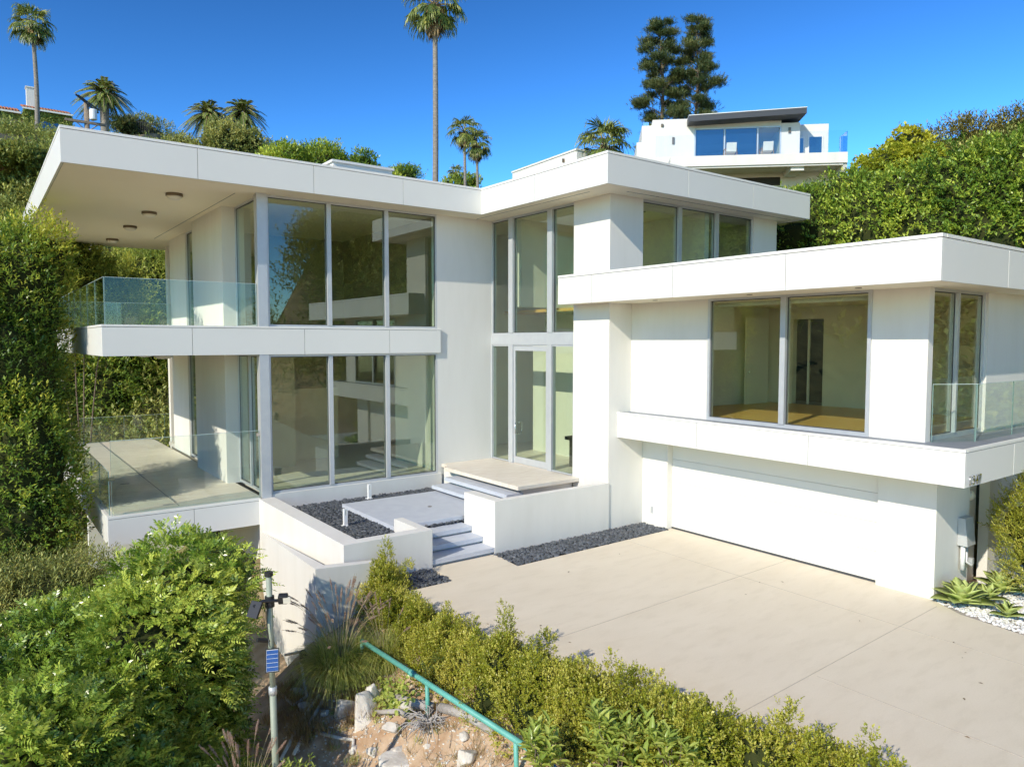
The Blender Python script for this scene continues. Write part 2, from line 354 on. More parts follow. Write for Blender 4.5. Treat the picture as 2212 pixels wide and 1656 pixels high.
# ---- first floor box roof
BX, BY, BZ0, BZ1 = 12.79, 5.44, 6.0, 6.775
fascia(H, 'box_fascia', 'x', BX, BY, 15.15, [8.29, 11.14, 13.82], BZ0, BZ1, ce=(0, 0))
fascia(H, 'box_fascia', 'y', BY, BX, 21.05, [15.56, 18.4], BZ0, BZ1, pe=(.05, 0), ce=(.17, 0))
fascia(H, 'box_fascia', 'y', 15.15, BX, 13.43, [], BZ0, BZ1, back=-1, pe=(.05, 0), ce=(.17, 0))
bb = MB(); bb.box(BX+.06, 21.0, BY+.06, 13.82, BZ0+.015, BZ1-.10); bb.box(BX+.06, 13.43, 13.82, 15.09, BZ0+.015, BZ1-.10); br_ = bb.build('box_roof', M['soffit'], H)
box('roof_covering', M['roofing'], br_, BX+.18, 20.9, BY+.18, 13.80, BZ1-.10, BZ1-.07)
sp = MB()
for y in (7.2, 9.6, 12.3): sp.lathe((13.5, y, BZ0+.004), [(.06, 0), (.06, .012)], 16)
sp.build('downlight', M['bronze'], H)
# ---- first floor walls
WX, WY = 14.26, 6.25
box('wall', st, H, WX, 14.46, 11.27, 13.828, 3.09, BZ0+.017)
box('wall', st, H, WX, 14.46, 6.25, 7.31, 3.09, BZ0+.017)
glazing(H, 'x', 14.22, [7.31, 9.235, 11.27], 3.11, BZ0+.017, depth=.14, fw=.07, bot=.08, top=.05, mull=.13)
glazing(H, 'y', 6.31, [14.46, 15.62, 16.92], 3.11, BZ0+.017, depth=.12, fw=.06, bot=.09, mull=.07, name='sliding_door')
box('wall', st, H, 16.92, 22.9, 6.25, 6.45, 3.09, BZ0+.017)
# room behind the big window
box('floor', M['wood_floor'], H, 14.47, 19.7, 6.46, 13.82, 3.06, 3.15)
box('interior_wall', iw, H, 19.7, 19.9, 6.46, 11.50, 3.15, BZ0+.012)
box('interior_wall', iw, H, 19.7, 19.9, 12.46, 13.5, 3.15, BZ0+.012)
box('interior_wall', iw, H, 19.7, 19.9, 11.50, 12.46, 5.66, BZ0+.012)
box('interior_wall', iw, H, 14.47, 19.7, 13.30, 13.82, 3.151, BZ0+.012)
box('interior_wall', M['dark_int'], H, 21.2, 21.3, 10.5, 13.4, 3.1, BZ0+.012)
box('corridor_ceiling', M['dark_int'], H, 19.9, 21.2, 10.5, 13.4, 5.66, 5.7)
dd = MB(); dd.box(18.2, 19.3, 13.02, 13.07, 3.16, 5.70); idoor = dd.build('interior_door', M['white_metal'], H)
kn = MB(); kn.lathe((18.32, 13.0, 4.1), [(.03, -.03), (.03, .03)], 10); kn.build('door_knob', M['chrome'], idoor)
dd = MB(); dd.box(19.82, 19.87, 12.0, 12.06, 3.16, 5.64); dd.build('door_jamb', M['white_metal'], H)
cl = MB(); cl.box(16.4, 16.43, 13.27, 13.30, 4.0, 4.35); cl.build('closet_handle', M['bronze'], H)
rb2 = MB(); rb2.tube([(14.55, 7.45, 5.88), (14.55, 11.2, 5.88)], .05, 10); rb2.build('blind_roll', M['int_white'], H, smooth=True)
# ---- garage level
bal2 = empty('garage_balcony', (0,0,0)); bal2.parent = H; bal2.location = (1, -9, 2.5)
fascia(bal2, 'balcony_fascia', 'x', 13.74, 5.35, 13.826, [8.30, 11.17], 2.46, 3.13, cap=.05, capgap=.008, capw=.075)
fascia(bal2, 'balcony_fascia', 'y', 5.35, 13.74, 22.5, [15.9, 18.6], 2.46, 3.13, pe=(.05, 0), ce=(.085, 0), cap=.05, capw=.075)
box('floor_slab', M['panel'], bal2, 13.80, 22.4, 5.41, 13.824, 2.475, 3.02)
box('deck_membrane', M['membrane'], bal2, 13.817, 22.3, 5.43, 13.82, 3.021, 3.115)
glass_rail(bal2, (14.40, 6.20), (15.16, 5.76), 3.08, 4.20)
glass_rail(bal2, (15.18, 5.75), (20.4, 5.75), 3.08, 4.20, n=3)
num = bpy.data.curves.new('house_number', 'FONT'); num.body = '1347'; num.size = .235; num.extrude = .012; num.space_character = 1.12
tmp = bpy.data.objects.new('tmp_text', num); COL.objects.link(tmp)
me = bpy.data.meshes.new_from_object(tmp.evaluated_get(bpy.context.evaluated_depsgraph_get())); bpy.data.objects.remove(tmp)
me.materials.clear(); me.materials.append(M['chrome'])
no = link('house_number', me, bal2); no.rotation_euler = (R(90), 0, 0); no.location = Vector((13.87, 5.335, 2.495))-wloc(bal2)
box('wall', st, H, 14.74, 15.3, 12.93, 13.826, -.3, 2.473)
box('wall', st, H, 14.81, 15.3, 6.24, 7.37, -.3, 2.473)
gd = MB()
for i in range(4): gd.box(14.93, 14.98, 7.375, 12.925, .05+i*.609, .05+(i+1)*.609-.006)
gdo = gd.build('garage_door', M['gar_door'], H, bevel=.002)
box('door_seal', M['gasket'], gdo, 14.928, 14.97, 7.38, 12.92, .0, .046); box('door_backing', M['gar_door'], gdo, 14.981, 15.0, 7.38, 12.92, .03, 2.46)
box('wall', st, H, 15.3, 16.30, 6.24, 6.44, -.3, 2.473)
box('wall', pmat('grey_alcove', (.62, .58, .52), rough=.8), H, 16.30, 17.30, 6.50, 6.65, -.3, 2.473)
box('wall', st, H, 17.30, 22.3, 6.24, 6.44, -.3, 2.473)
box('wall', st, H, 16.20, 16.30, 6.44, 6.64, -.3, 2.473)
ob = MB(); ob.box(14.725, 14.74, 13.42, 13.50, .34, .52); ob.build('outlet_cover', M['meter'], H)
ob = MB(); ob.box(14.79, 14.81, 6.6, 6.66, .0, .0001+.02)
# things fixed to walls
def wall_lamp(c, label):
    t = empty('wall_lamp', c, label, 'wall lamp')
    a = MB(); a.box(c[0]-.06, c[0]+.06, c[1]-.03, c[1], c[2]-.06, c[2]+.06); a.build('back_plate', M['bronze'], t)
    a = MB(); a.lathe((c[0], c[1]-.12, c[2]-.12), [(.02,-.11),(.09,-.08),(.12,0),(.09,.08),(.03,.11)], 16); a.build('globe', M['lamp_white'], t, smooth=True)
    a = MB(); a.tube([(c[0], c[1]-.02, c[2]), (c[0], c[1]-.12, c[2]+.02), (c[0], c[1]-.12, c[2]-.02)], .015, 8); a.build('arm', M['bronze'], t)
wall_lamp((16.62, 6.50, 1.92), 'round wall lamp on the dark alcove under the house number')
wall_lamp((19.0, 6.25, 4.75), 'small white wall lamp above the glass railing at the right edge')
mt = empty('meter_box', (15.99, 6.24, .85), 'grey electrical meter box with conduits on the pier side wall', 'meter box')
a = MB(); a.add([(15.76,6.235,.92),(16.14,6.235,.92),(16.14,6.235,1.48),(15.76,6.235,1.48),(15.76,6.04,.92),(16.14,6.04,.92),(16.14,6.10,1.48),(15.76,6.10,1.48)],
   [(0,1,2,3),(7,6,5,4),(0,4,5,1),(1,5,6,2),(2,6,7,3),(3,7,4,0)]); a.build('cabinet', M['meter'], mt, bevel=.008)
a = MB(); a.tube([(15.86,6.16,.92),(15.86,6.16,.42)], .045, 10); a.build('conduit', M['white_metal'], mt, smooth=True)
a = MB(); a.tube([(16.05,6.17,.92),(16.05,6.17,.55),(16.05,6.05,.50)], .035, 10); a.build('conduit', M['meter'], mt, smooth=True)
a = MB(); a.box(16.12, 16.2, 6.08, 6.22, .50, .62); a.build('junction_cap', M['meter'], mt)

# ---- ceiling lights under the overhang and under the balcony slab
def ceiling_light(x, y, z, label, grp, r=.2):
    t = empty('ceiling_light', (x, y, z), label, 'ceiling light', grp)
    a = MB(); a.lathe((x, y, z), [(r*1.02, 0), (r*1.05, -.03), (r*1.05, -.07), (r*.97, -.075)], 28); a.build('trim_ring', M['bronze'], t, smooth=False)
    a = MB(); a.lathe((x, y, z-.076), [(r*.96, 0), (r*.9, -.035), (r*.6, -.075), (r*.02, -.09)], 28); a.build('diffuser', M['lamp_white'], t, smooth=True)
names = ['nearest of the four ceiling lights under the roof overhang', 'second nearest ceiling light under the roof overhang', 'third ceiling light back under the roof overhang', 'farthest ceiling light under the roof overhang, above the trees']
for y, n in zip((20.62, 23.95, 27.2, 31.0), names): ceiling_light(4.36, y, ZS+.02, n, 'ceiling lights under the overhang')
names = ['nearest dome light peeking out below the left balcony slab', 'middle dome light peeking out below the left balcony slab', 'farthest dome light peeking out below the left balcony slab']
for y, n in zip((22.2, 25.0, 27.9), names): ceiling_light(4.3, y, 4.68, n, 'dome lights under the balcony', r=.26)

# ================================================================ entry court: walls, steps, landing
w = empty('planter_wall', (5.94, 13.77, 0), 'low white L-shaped wall around the black pebble planter left of the steps', 'garden wall')
a = MB(); a.prism([(5.94,19.20),(5.94,13.77),(8.03,13.77),(8.03,15.16),(7.80,15.16),(7.80,14.05),(6.35,14.05),(6.35,19.23)], -2.6, .86); a.build('wall_body', st, w, bevel=.006)
w = empty('stair_wall', (9.73, 13.79, 0), 'low white wall right of the entry steps, joined to the tall pier', 'garden wall')
a = MB(); a.prism([(9.73,15.12),(9.73,13.79),(13.437,13.79),(13.437,13.98),(10.05,13.98),(10.05,15.12)], -.4, 1.26); a.build('wall_body', st, w, bevel=.006)
w = empty('retaining_wall', (5.22, 13.46, 0), 'white retaining wall with a sloping top below the planter', 'garden wall')
def slopewall(p, q, p2, q2, zp, zq, zb):
    return MB().add([(*p,zb),(*q,zb),(*q2,zb),(*p2,zb),(*p,zp),(*q,zq),(*q2,zq),(*p2,zp)], [(0,1,2,3),(7,6,5,4),(0,4,5,1),(1,5,6,2),(2,6,7,3),(3,7,4,0)])
a = slopewall((5.22,13.46),(5.925,19.0),(5.46,13.62),(5.935,17.4),.58,.03,-4.0)
a2 = slopewall((5.22,13.46),(6.45,13.42),(5.46,13.62),(6.45,13.60),.58,.50,-4.0)
a.add(a2.v, a2.f); a.build('wall_body', st, w)
bs = M['bluestone']
sp_ = empty('entry_steps', (8.9, 14.5, 0), 'blue-grey concrete entry steps and landing leading up to the glass door', 'steps')
for i, y in enumerate((13.80, 14.28, 14.76)):
    z = .16*(i+1); box('step', bs, sp_, 8.035, 9.725, y, y+.60, z-.11, z, bevel=.006)
    box('riser', M['stucco'], sp_, 8.035, 9.725, y+.10, y+.30, z-.3, z-.112)
a = MB(); a.prism([(7.86,15.24),(9.725,15.24),(11.2,15.24),(11.2,18.28),(7.86,18.28)], .53, .64); a.build('landing', bs, sp_, bevel=.006)
box('landing_base', M['stucco'], sp_, 8.0, 11.1, 15.34, 18.1, -.2, .528)
box('step', bs, sp_, 10.62, 11.5, 15.16, 18.25, .73, .83, bevel=.006); box('step', bs, sp_, 11.04, 11.6, 15.12, 18.22, .915, 1.02, bevel=.006)
box('landing_base', M['stucco'], sp_, 11.62, 13.43, 15.27, 19.2, -.2, 1.10)
box('riser', M['stucco'], sp_, 11.25, 11.6, 15.2, 18.2, .2, .912)
a = MB(); a.prism([(11.31,14.98),(13.43,14.98),(13.43,15.24),(13.46,15.26),(13.46,19.285),(11.58,19.285),(11.58,18.9),(11.31,18.7)], 1.12, 1.225); a.build('entry_platform', M['travertine'], sp_, bevel=.006)
a = MB(); a.lathe((9.6, 16.6, .641), [(.06, 0), (.06, .003)], 14); a.build('floor_drain', M['bronze'], sp_)
def bollard(x, y, label):
    t = empty('bollard_light', (x, y, .52), label, 'garden light', 'bollard lights in the pebbles')
    a = MB(); a.box(x-.045, x+.045, y-.045, y+.045, .45, .80); a.box(x-.045, x-.02, y-.045, y+.045, .80, .93); a.box(x+.02, x+.045, y-.045, y+.045, .80, .93); a.box(x-.045, x+.045, y-.045, y+.045, .93, .955)
    a.build('post', M['white_metal'], t)
    a = MB(); a.box(x-.018, x+.018, y-.03, y+.03, .80, .93); a.build('lens', M['lamp_white'], t)
    a = MB(); a.box(x-.09, x+.09, y-.09, y+.09, .52, .55); a.build('base_plate', M['white_metal'], t)
bollard(8.95, 18.88, 'white bollard light beside the glass wall, behind the landing')
bollard(7.14, 16.42, 'white bollard light in the black pebbles by the landing edge')
# ================================================================ terrain
def smooth(a, b, x):
    t = np.clip((x-a)/(b-a), 0, 1); return t*t*(3-2*t)
AZ = [-110, -80, -40, -15, 1.4, 10, 19, 25, 31, 36.5, 47, 57, 64, 72, 80, 95, 115, 127, 133, 138, 150, 180]
ET = [.0, .09, .16, .19, .214, .218, .226, .208, .178, .158, .165, .17, .185, .22, .30, .40, .46, .42, .25, .0, -.02, -.02]
RC = [150, 150, 120, 95, 90, 88, 84, 78, 72, 66, 60, 54, 50, 44, 44, 46, 42, 38, 36, 36, 60, 60]
def height(x, y):
    x = np.asarray(x, float); y = np.asarray(y, float)
    r = np.hypot(x, y)+1e-6; az = np.degrees(np.arctan2(x, y))
    # behind the garden: slope falling away to the west
    west = np.maximum(-.15-.60*(6.6-x), -4.6-.02*np.maximum(0, -x))
    base = np.where(x < 6.6, west, -.15)
    e = np.interp(az, AZ, ET); rc = np.interp(az, AZ, RC)
    zc = 5+e*rc
    r0 = np.interp(az, [-110, -60, -40, 1, 20, 36, 60, 72, 85, 110, 133, 140, 180], [60, 50, 34, 36, 38, 40, 30, 26, 24, 21, 22, 24, 40])
    k = np.clip((r-r0)/(rc-r0), 0, 1); k = 1-(1-k)**1.8
    k = k*smooth(-112, -80, az)*(1-smooth(150, 178, az))
    h = base*(1-k)+zc*k
    h = h-np.where(x < 5.95, 1.7*smooth(13.6, 15.2, y)*(1-smooth(30, 36, y)), 0)
    h = h-np.where(az < -112, smooth(20, 120, r)*18, 0)
    bump = .35*np.sin(x*.31+1.3*np.sin(y*.17))+.25*np.sin(y*.43+x*.11)
    h = h+bump*smooth(30, 45, r)*1.2
    near = (x < 6.5) & (r < 30)
    h = h+np.where(near, .05*np.sin(x*3.1+y*1.7)+.04*np.sin(y*4.3-x*2.2)+.02*np.sin(9*x+5*y), 0)
    # terrace formed below the planter and the left terrace
    return h
def axis_(a, b, fa, fb, fine, coarse):
    out = list(np.arange(fa, fb, fine)); c = fb; s = fine
    while c < b: out.append(c); s = min(coarse, s*1.15); c += s
    c = fa; s = fine; left = []
    while c > a: s = min(coarse, s*1.15); c -= s; left.append(c)
    return np.array(left[::-1]+out)
gx = axis_(-700, 900, -1, 9, .22, 30); gy = axis_(-700, 900, 4, 16, .22, 30)
GX, GY = np.meshgrid(gx, gy); GZ = height(GX, GY)
def grid_mesh(name, X, Y, Z, mat):
    ny, nx = X.shape; me = bpy.data.meshes.new(name)
    v = np.stack([X, Y, Z], -1).reshape(-1, 3)
    i = np.arange(ny*nx).reshape(ny, nx)
    f = np.stack([i[:-1, :-1], i[:-1, 1:], i[1:, 1:], i[1:, :-1]], -1).reshape(-1, 4)
    setmesh(me, v, f); me.materials.append(mat)
    me.polygons.foreach_set('use_smooth', np.ones(len(f), bool)); return me
def setmesh(me, v, f, uniform=True):
    nv, nf = len(v), len(f); k = f.shape[1]
    me.vertices.add(nv); me.vertices.foreach_set('co', np.ascontiguousarray(v, np.float32).ravel())
    me.loops.add(nf*k); me.loops.foreach_set('vertex_index', np.ascontiguousarray(f, np.int32).ravel())
    me.polygons.add(nf); me.polygons.foreach_set('loop_start', np.arange(0, nf*k, k, dtype=np.int32))
    try: me.polygons.foreach_set('loop_total', np.full(nf, k, np.int32))
    except Exception: pass
    me.update(calc_edges=True); me.validate()
M['soil'] = pmat('dry_soil', (.36, .22, .125), (.56, .42, .29), scale=2.5, rough=.95, bump=.6, bscale=14, detail=8)
_t = M['soil'].node_tree; _b = _t.nodes['Principled BSDF']; _src = _b.inputs['Base Color'].links[0].from_socket
_tc = _t.nodes.new('ShaderNodeTexCoord'); _sx = _t.nodes.new('ShaderNodeSeparateXYZ'); _t.links.new(_tc.outputs['Object'], _sx.inputs[0])
_mr = _t.nodes.new('ShaderNodeMapRange'); _mr.inputs[1].default_value = 15; _mr.inputs[2].default_value = 22; _t.links.new(_sx.outputs['Y'], _mr.inputs[0])
_n = _t.nodes.new('ShaderNodeTexNoise'); _n.inputs['Scale'].default_value = .9; _n.inputs['Detail'].default_value = 8; _t.links.new(_tc.outputs['Object'], _n.inputs['Vector'])
_r = _t.nodes.new('ShaderNodeValToRGB'); _r.color_ramp.elements[0].color = (.06, .065, .02, 1); _r.color_ramp.elements[1].color = (.17, .155, .06, 1); _r.color_ramp.elements[0].position = .38; _r.color_ramp.elements[1].position = .65; _t.links.new(_n.outputs['Fac'], _r.inputs['Fac'])
_mx = _t.nodes.new('ShaderNodeMixRGB'); _t.links.new(_mr.outputs[0], _mx.inputs[0]); _t.links.new(_src, _mx.inputs[1]); _t.links.new(_r.outputs['Color'], _mx.inputs[2]); _m2 = _t.nodes.new('ShaderNodeMapRange'); _m2.inputs[1].default_value = 17; _m2.inputs[2].default_value = 22; _t.links.new(_sx.outputs['X'], _m2.inputs[0])
_mm = _t.nodes.new('ShaderNodeMath'); _mm.operation = 'MAXIMUM'; _t.links.new(_mr.outputs[0], _mm.inputs[0]); _t.links.new(_m2.outputs[0], _mm.inputs[1]); _t.links.new(_mm.outputs[0], _mx.inputs[0])
_t.links.new(_mx.outputs[0], _b.inputs['Base Color'])
o = link('hillside', grid_mesh('hillside', GX, GY, GZ, M['soil'])); tag(o, kind='structure')

# ---- driveway
def concrete():
    m, t, b = nodes('beige_concrete'); tc = t.nodes.new('ShaderNodeTexCoord')
    def noise(s, d, st=(1, 1, 1), rz=0):
        mp = t.nodes.new('ShaderNodeMapping'); mp.inputs['Scale'].default_value = st; mp.inputs['Rotation'].default_value = (0, 0, rz); t.links.new(tc.outputs['Object'], mp.inputs['Vector'])
        n = t.nodes.new('ShaderNodeTexNoise'); n.inputs['Scale'].default_value = s; n.inputs['Detail'].default_value = d; n.inputs['Roughness'].default_value = .62; t.links.new(mp.outputs[0], n.inputs['Vector']); return n
    def ramp(n, a, b_, lo, hi):
        r = t.nodes.new('ShaderNodeValToRGB'); r.color_ramp.elements[0].position = lo; r.color_ramp.elements[1].position = hi
        r.color_ramp.elements[0].color = (*a, 1); r.color_ramp.elements[1].color = (*b_, 1); t.links.new(n.outputs['Fac'], r.inputs['Fac']); return r
    a = ramp(noise(.55, 6, (1, 2.2, 1), .4), (.685, .605, .475), (.72, .64, .51), .36, .64)
    s = ramp(noise(1.4, 7, (1, 3.2, 1), -.5), (.95, .945, .935), (1, 1, 1), .36, .5)
    g = ramp(noise(45, 3), (.955, .955, .95), (1.0, 1.0, 1.0), .35, .6)
    cur = a.outputs['Color']
    for r in (s, g):
        mx = t.nodes.new('ShaderNodeMixRGB'); mx.blend_type = 'MULTIPLY'; mx.inputs[0].default_value = 1
        t.links.new(cur, mx.inputs[1]); t.links.new(r.outputs['Color'], mx.inputs[2]); cur = mx.outputs[0]
    t.links.new(cur, b.inputs['Base Color']); b.inputs['Roughness'].default_value = .7; b.inputs['Specular IOR Level'].default_value = .3
    return m
M['concrete'] = concrete()
dv = MB(); dv.prism([(6.72,12.76),(6.70,9),(6.72,5),(7.1,2),(6.6,-2),(6.2,-8),(8,-16),(14,-26),(24,-30),(26,-24),(18,-15),(15.5,-8),(14.4,0),(14.1,3),(14.25,4.5),(14.42,5.61),(14.80,6.23),(14.80,7.38),(14.95,7.38),(14.95,12.92),(14.73,12.92),(14.70,12.86),(9.62,12.76),(9.74,13.81),(8.03,13.81),(7.9,12.76)], -.4, 0)
dr = dv.build('driveway', M['concrete']); tag(dr, kind='structure')
jm = pmat('saw_cut', (.47, .42, .345), rough=.9)
for p, q in (((6.75,9.17),(14.9,9.42)), ((13.08,12.85),(12.9,3.0)), ((7.0,5.78),(14.5,6.05)), ((10.0,5.80),(10.02,-8))):
    a = MB(); a.obox(p, q, .011, .0005, .0035); jn = a.build('expansion_joint', jm, dr)
# ---- black pebbles and white gravel
def ico(sub):
    b = bmesh.new(); bmesh.ops.create_icosphere(b, subdivisions=sub, radius=1); v = np.array([p.co[:] for p in b.verts]); f = np.array([[q.index for q in p.verts] for p in b.faces]); b.free(); return v, f
def pebbles(name, mat, pts, size, flat, label, sub=2, seed=1, tilt=.5):
    rg = np.random.default_rng(seed); v, f = ico(sub); n = len(pts)
    s = size*rg.uniform(.65, 1.35, (n, 1))*np.stack([rg.uniform(.9, 1.5, n), rg.uniform(.7, 1.05, n), rg.uniform(flat*.8, flat*1.3, n)], -1)
    V = v[None]*s[:, None, :]
    a = rg.uniform(0, 6.28, n); tx = rg.normal(0, tilt, n)
    c, si = np.cos(tx)[:, None], np.sin(tx)[:, None]
    y, z = V[..., 1]*c-V[..., 2]*si, V[..., 1]*si+V[..., 2]*c
    c, si = np.cos(a)[:, None], np.sin(a)[:, None]
    x2, y2 = V[..., 0]*c-y*si, V[..., 0]*si+y*c
    P = np.stack([x2, y2, z], -1)+pts[:, None, :]
    F = (f[None]+np.arange(n)[:, None, None]*len(v)).reshape(-1, 3)
    me = bpy.data.meshes.new(name); setmesh(me, P.reshape(-1, 3), F); me.materials.append(mat)
    me.polygons.foreach_set('use_smooth', np.ones(len(F), bool))
    o = link(name, me); tag(o, label, name.replace('_', ' ')[:20], kind='stuff'); return o
def islandmat(name, cols, rough=.5, spec=.5):
    m, t, b = nodes(name); g = t.nodes.new('ShaderNodeNewGeometry'); r = t.nodes.new('ShaderNodeValToRGB')
    el = r.color_ramp.elements
    while len(el) < len(cols): el.new(.5)
    for i, c in enumerate(cols): el[i].position = i/(len(cols)-1); el[i].color = (*c, 1)
    t.links.new(g.outputs['Random Per Island'], r.inputs['Fac']); t.links.new(r.outputs['Color'], b.inputs['Base Color'])
    b.inputs['Roughness'].default_value = rough; b.inputs['Specular IOR Level'].default_value = spec
    return m
M['pebble'] = islandmat('black_pebble', [(.035,.04,.048), (.07,.078,.09), (.11,.12,.135), (.05,.055,.063)], .5)
M['white_gravel'] = islandmat('white_gravel', [(.62,.60,.57), (.80,.79,.77), (.72,.71,.69), (.55,.50,.45)], .7)
def scatter(inside, x0, x1, y0, y1, z, spacing, rg):
    nx, ny = int((x1-x0)/spacing)+1, int((y1-y0)/spacing)+1
    X, Y = np.meshgrid(x0+np.arange(nx)*spacing, y0+np.arange(ny)*spacing)
    X = X+rg.uniform(-.45, .45, X.shape)*spacing; Y = Y+rg.uniform(-.45, .45, Y.shape)*spacing
    k = inside(X, Y); X, Y = X[k], Y[k]
    return np.stack([X, Y, z+rg.uniform(-.012, .018, X.shape)], -1)
rg = np.random.default_rng(5)
pb = [scatter(lambda x, y: ((x > 6.37) & (x < 11.5) & (y > 14.07) & (y < 19.2)) & ~((x > 7.95) & (x < 11.1) & (y > 15.3) & (y < 18.2)) & ~((x > 7.78) & (y < 15.18)), 6.37, 11.5, 14.07, 19.22, .525, .062, rg)]
pb_bed = pebbles('black_pebbles', M['pebble'], np.concatenate(pb), .042, .42, 'black pebbles filling the planter around the landing', seed=2)
pebbles('black_pebbles', M['pebble'], scatter(lambda x, y: (y > 12.80+.015*(x-9.6)) & (y < 13.77) & (x > 9.68) & (x < 14.72), 9.66, 14.74, 12.78, 13.79, .0, .06, rg), .042, .55, 'black pebble strip between the low wall and the driveway', seed=3)
pebbles('black_pebbles', M['pebble'], scatter(lambda x, y: (y > 12.79) & (y < 13.76) & (x > 6.66) & (x < 7.9), 6.64, 7.92, 12.77, 13.78, .0, .06, rg), .042, .55, 'small black pebble patch left of the bottom step', seed=4)
for c in ((6.35, 11.6, 15.25, 19.24, .30, .50), (6.35, 7.80, 14.05, 15.25, .30, .50), (9.60, 14.75, 12.74, 13.79, -.4, -.035), (6.6, 7.95, 12.74, 13.78, -.4, -.035)):
    s_ = box('pebble_bed', pmat('dark_grit', (.03, .03, .032), rough=.9), None, *c); tag(s_, kind='structure')
pebbles('white_gravel', M['white_gravel'], np.concatenate([scatter(lambda x, y: (x > 14.32+.0*y) & (x > 14.25+.30*(y-4.5)) & (x < 21) & (y < 6.2) & (y > 1.5), 14.2, 19.5, 1.5, 6.22, -.01, .055, rg)]), .034, .6, 'white gravel bed around the agaves beside the garage pier', sub=1, seed=6)
gb_ = MB(); gb_.prism([(14.22,1.0),(14.27,4.5),(14.44,5.61),(14.82,6.23),(22,6.23),(22,1.0)], -.3, -.03); tag(gb_.build('gravel_base', pmat('gravel_base', (.35, .31, .27), rough=.9)), kind='structure')
# pale chips scattered on the soil slope
n = 2600; X = rg.uniform(4.0, 6.3, n); Y = rg.uniform(7.2, 12.3, n)
pebbles('stone_chips', islandmat('stone_chip', [(.62,.58,.52), (.42,.35,.27), (.72,.70,.66)], .85), np.stack([X, Y, height(X, Y)], -1), .020, .6, 'pale stone chips strewn over the bare soil slope', sub=1, seed=8)

# fallen leaves and twigs lying about
rgl = np.random.default_rng(9); n = 34; X = np.concatenate([rgl.uniform(7.2, 13.5, 16), rgl.uniform(6.9, 7.9, 18)]); Y = np.concatenate([rgl.uniform(3, 12.4, 16), rgl.uniform(4, 12, 18)])
lv = MB()
for x, y in zip(X, Y):
    a = rgl.uniform(0, 6.28); l = rgl.uniform(.02, .045); c, s_ = math.cos(a)*l, math.sin(a)*l
    lv.add([(x-c, y-s_, .004), (x-s_*.4, y+c*.4, .012), (x+c, y+s_, .006), (x+s_*.4, y-c*.4, .010)], [(0, 1, 2, 3)])
tag(lv.build('leaf_litter', pmat('dry_fallen_leaf', (.12, .08, .045), (.20, .13, .07), scale=9, rough=.8)), 'small dry leaves fallen on the beige driveway', 'leaf litter', kind='stuff')
tw = MB(); n = 170
for i in range(n):
    x = rgl.uniform(4.1, 6.1); y = rgl.uniform(7.4, 12.6); a = rgl.uniform(0, 6.28); l = rgl.uniform(.08, .30); z = float(height(x, y))+.015; x2, y2 = x+math.cos(a)*l, y+math.sin(a)*l
    tw.tube([(x, y, z), ((x+x2)/2+.01, (y+y2)/2, (z+float(height(x2, y2)))/2+.03), (x2, y2, float(height(x2, y2))+.02)], [.006, .005, .002], 4)
tag(tw.build('twig_litter', pmat('dry_twig', (.30, .22, .15), (.46, .37, .27), scale=9, rough=.9)), 'dry twigs and stalks strewn over the bare slope', 'twigs', kind='stuff')
# ================================================================ foliage tools
def leafmat(name, dark, mid, light, rough=.42, trans=.30, spec=.45):
    m = bpy.data.materials.new(name); m.use_nodes = True; t = m.node_tree; b = t.nodes['Principled BSDF']
    out = [n for n in t.nodes if n.type == 'OUTPUT_MATERIAL'][0]
    g = t.nodes.new('ShaderNodeNewGeometry'); at = t.nodes.new('ShaderNodeAttribute'); at.attribute_name = 'tone'
    ma = t.nodes.new('ShaderNodeMath'); ma.operation = 'MULTIPLY_ADD'; ma.inputs[1].default_value = .36; t.links.new(g.outputs['Random Per Island'], ma.inputs[0])
    sub = t.nodes.new('ShaderNodeMath'); sub.operation = 'SUBTRACT'; sub.inputs[1].default_value = .18; t.links.new(at.outputs['Fac'], sub.inputs[0]); t.links.new(sub.outputs[0], ma.inputs[2])
    r = t.nodes.new('ShaderNodeValToRGB'); e = r.color_ramp.elements; e.new(.5)
    for i, (p, c) in enumerate(((.1, dark), (.5, mid), (.92, light))): e[i].position = p; e[i].color = (*c, 1)
    t.links.new(ma.outputs[0], r.inputs['Fac']); t.links.new(r.outputs['Color'], b.inputs['Base Color'])
    b.inputs['Roughness'].default_value = rough; b.inputs['Specular IOR Level'].default_value = spec
    tl = t.nodes.new('ShaderNodeBsdfTranslucent'); hsv = t.nodes.new('ShaderNodeHueSaturation'); hsv.inputs['Hue'].default_value = .485; hsv.inputs['Value'].default_value = 1.5
    t.links.new(r.outputs['Color'], hsv.inputs['Color']); t.links.new(hsv.outputs[0], tl.inputs['Color'])
    mx = t.nodes.new('ShaderNodeMixShader'); mx.inputs[0].default_value = trans
    t.links.new(b.outputs[0], mx.inputs[1]); t.links.new(tl.outputs[0], mx.inputs[2]); t.links.new(mx.outputs[0], out.inputs['Surface'])
    return m
T4 = (np.array([(0,0,0),(.45,.5,.10),(1,0,-.06),(.45,-.5,.10)]), np.array([(0,1,2,3)]))
T6 = (np.array([(0,0,0),(.30,.46,.10),(.70,.36,.06),(1,0,-.10),(.70,-.36,.06),(.30,-.46,.10),(.5,0,0)]), np.array([(0,6,2,1),(6,3,2,2),(0,5,4,6),(6,4,3,3)]))
T6 = (np.array([(0,0,0),(.28,.46,.10),(.68,.38,.05),(1,0,-.12),(.68,-.38,.05),(.28,-.46,.10),(.48,0,-.01)]), np.array([(0,6,1),(1,6,2),(2,6,3),(0,5,6),(5,4,6),(4,3,6)]))
def nrm(a): return a/(np.linalg.norm(a, axis=-1, keepdims=True)+1e-9)
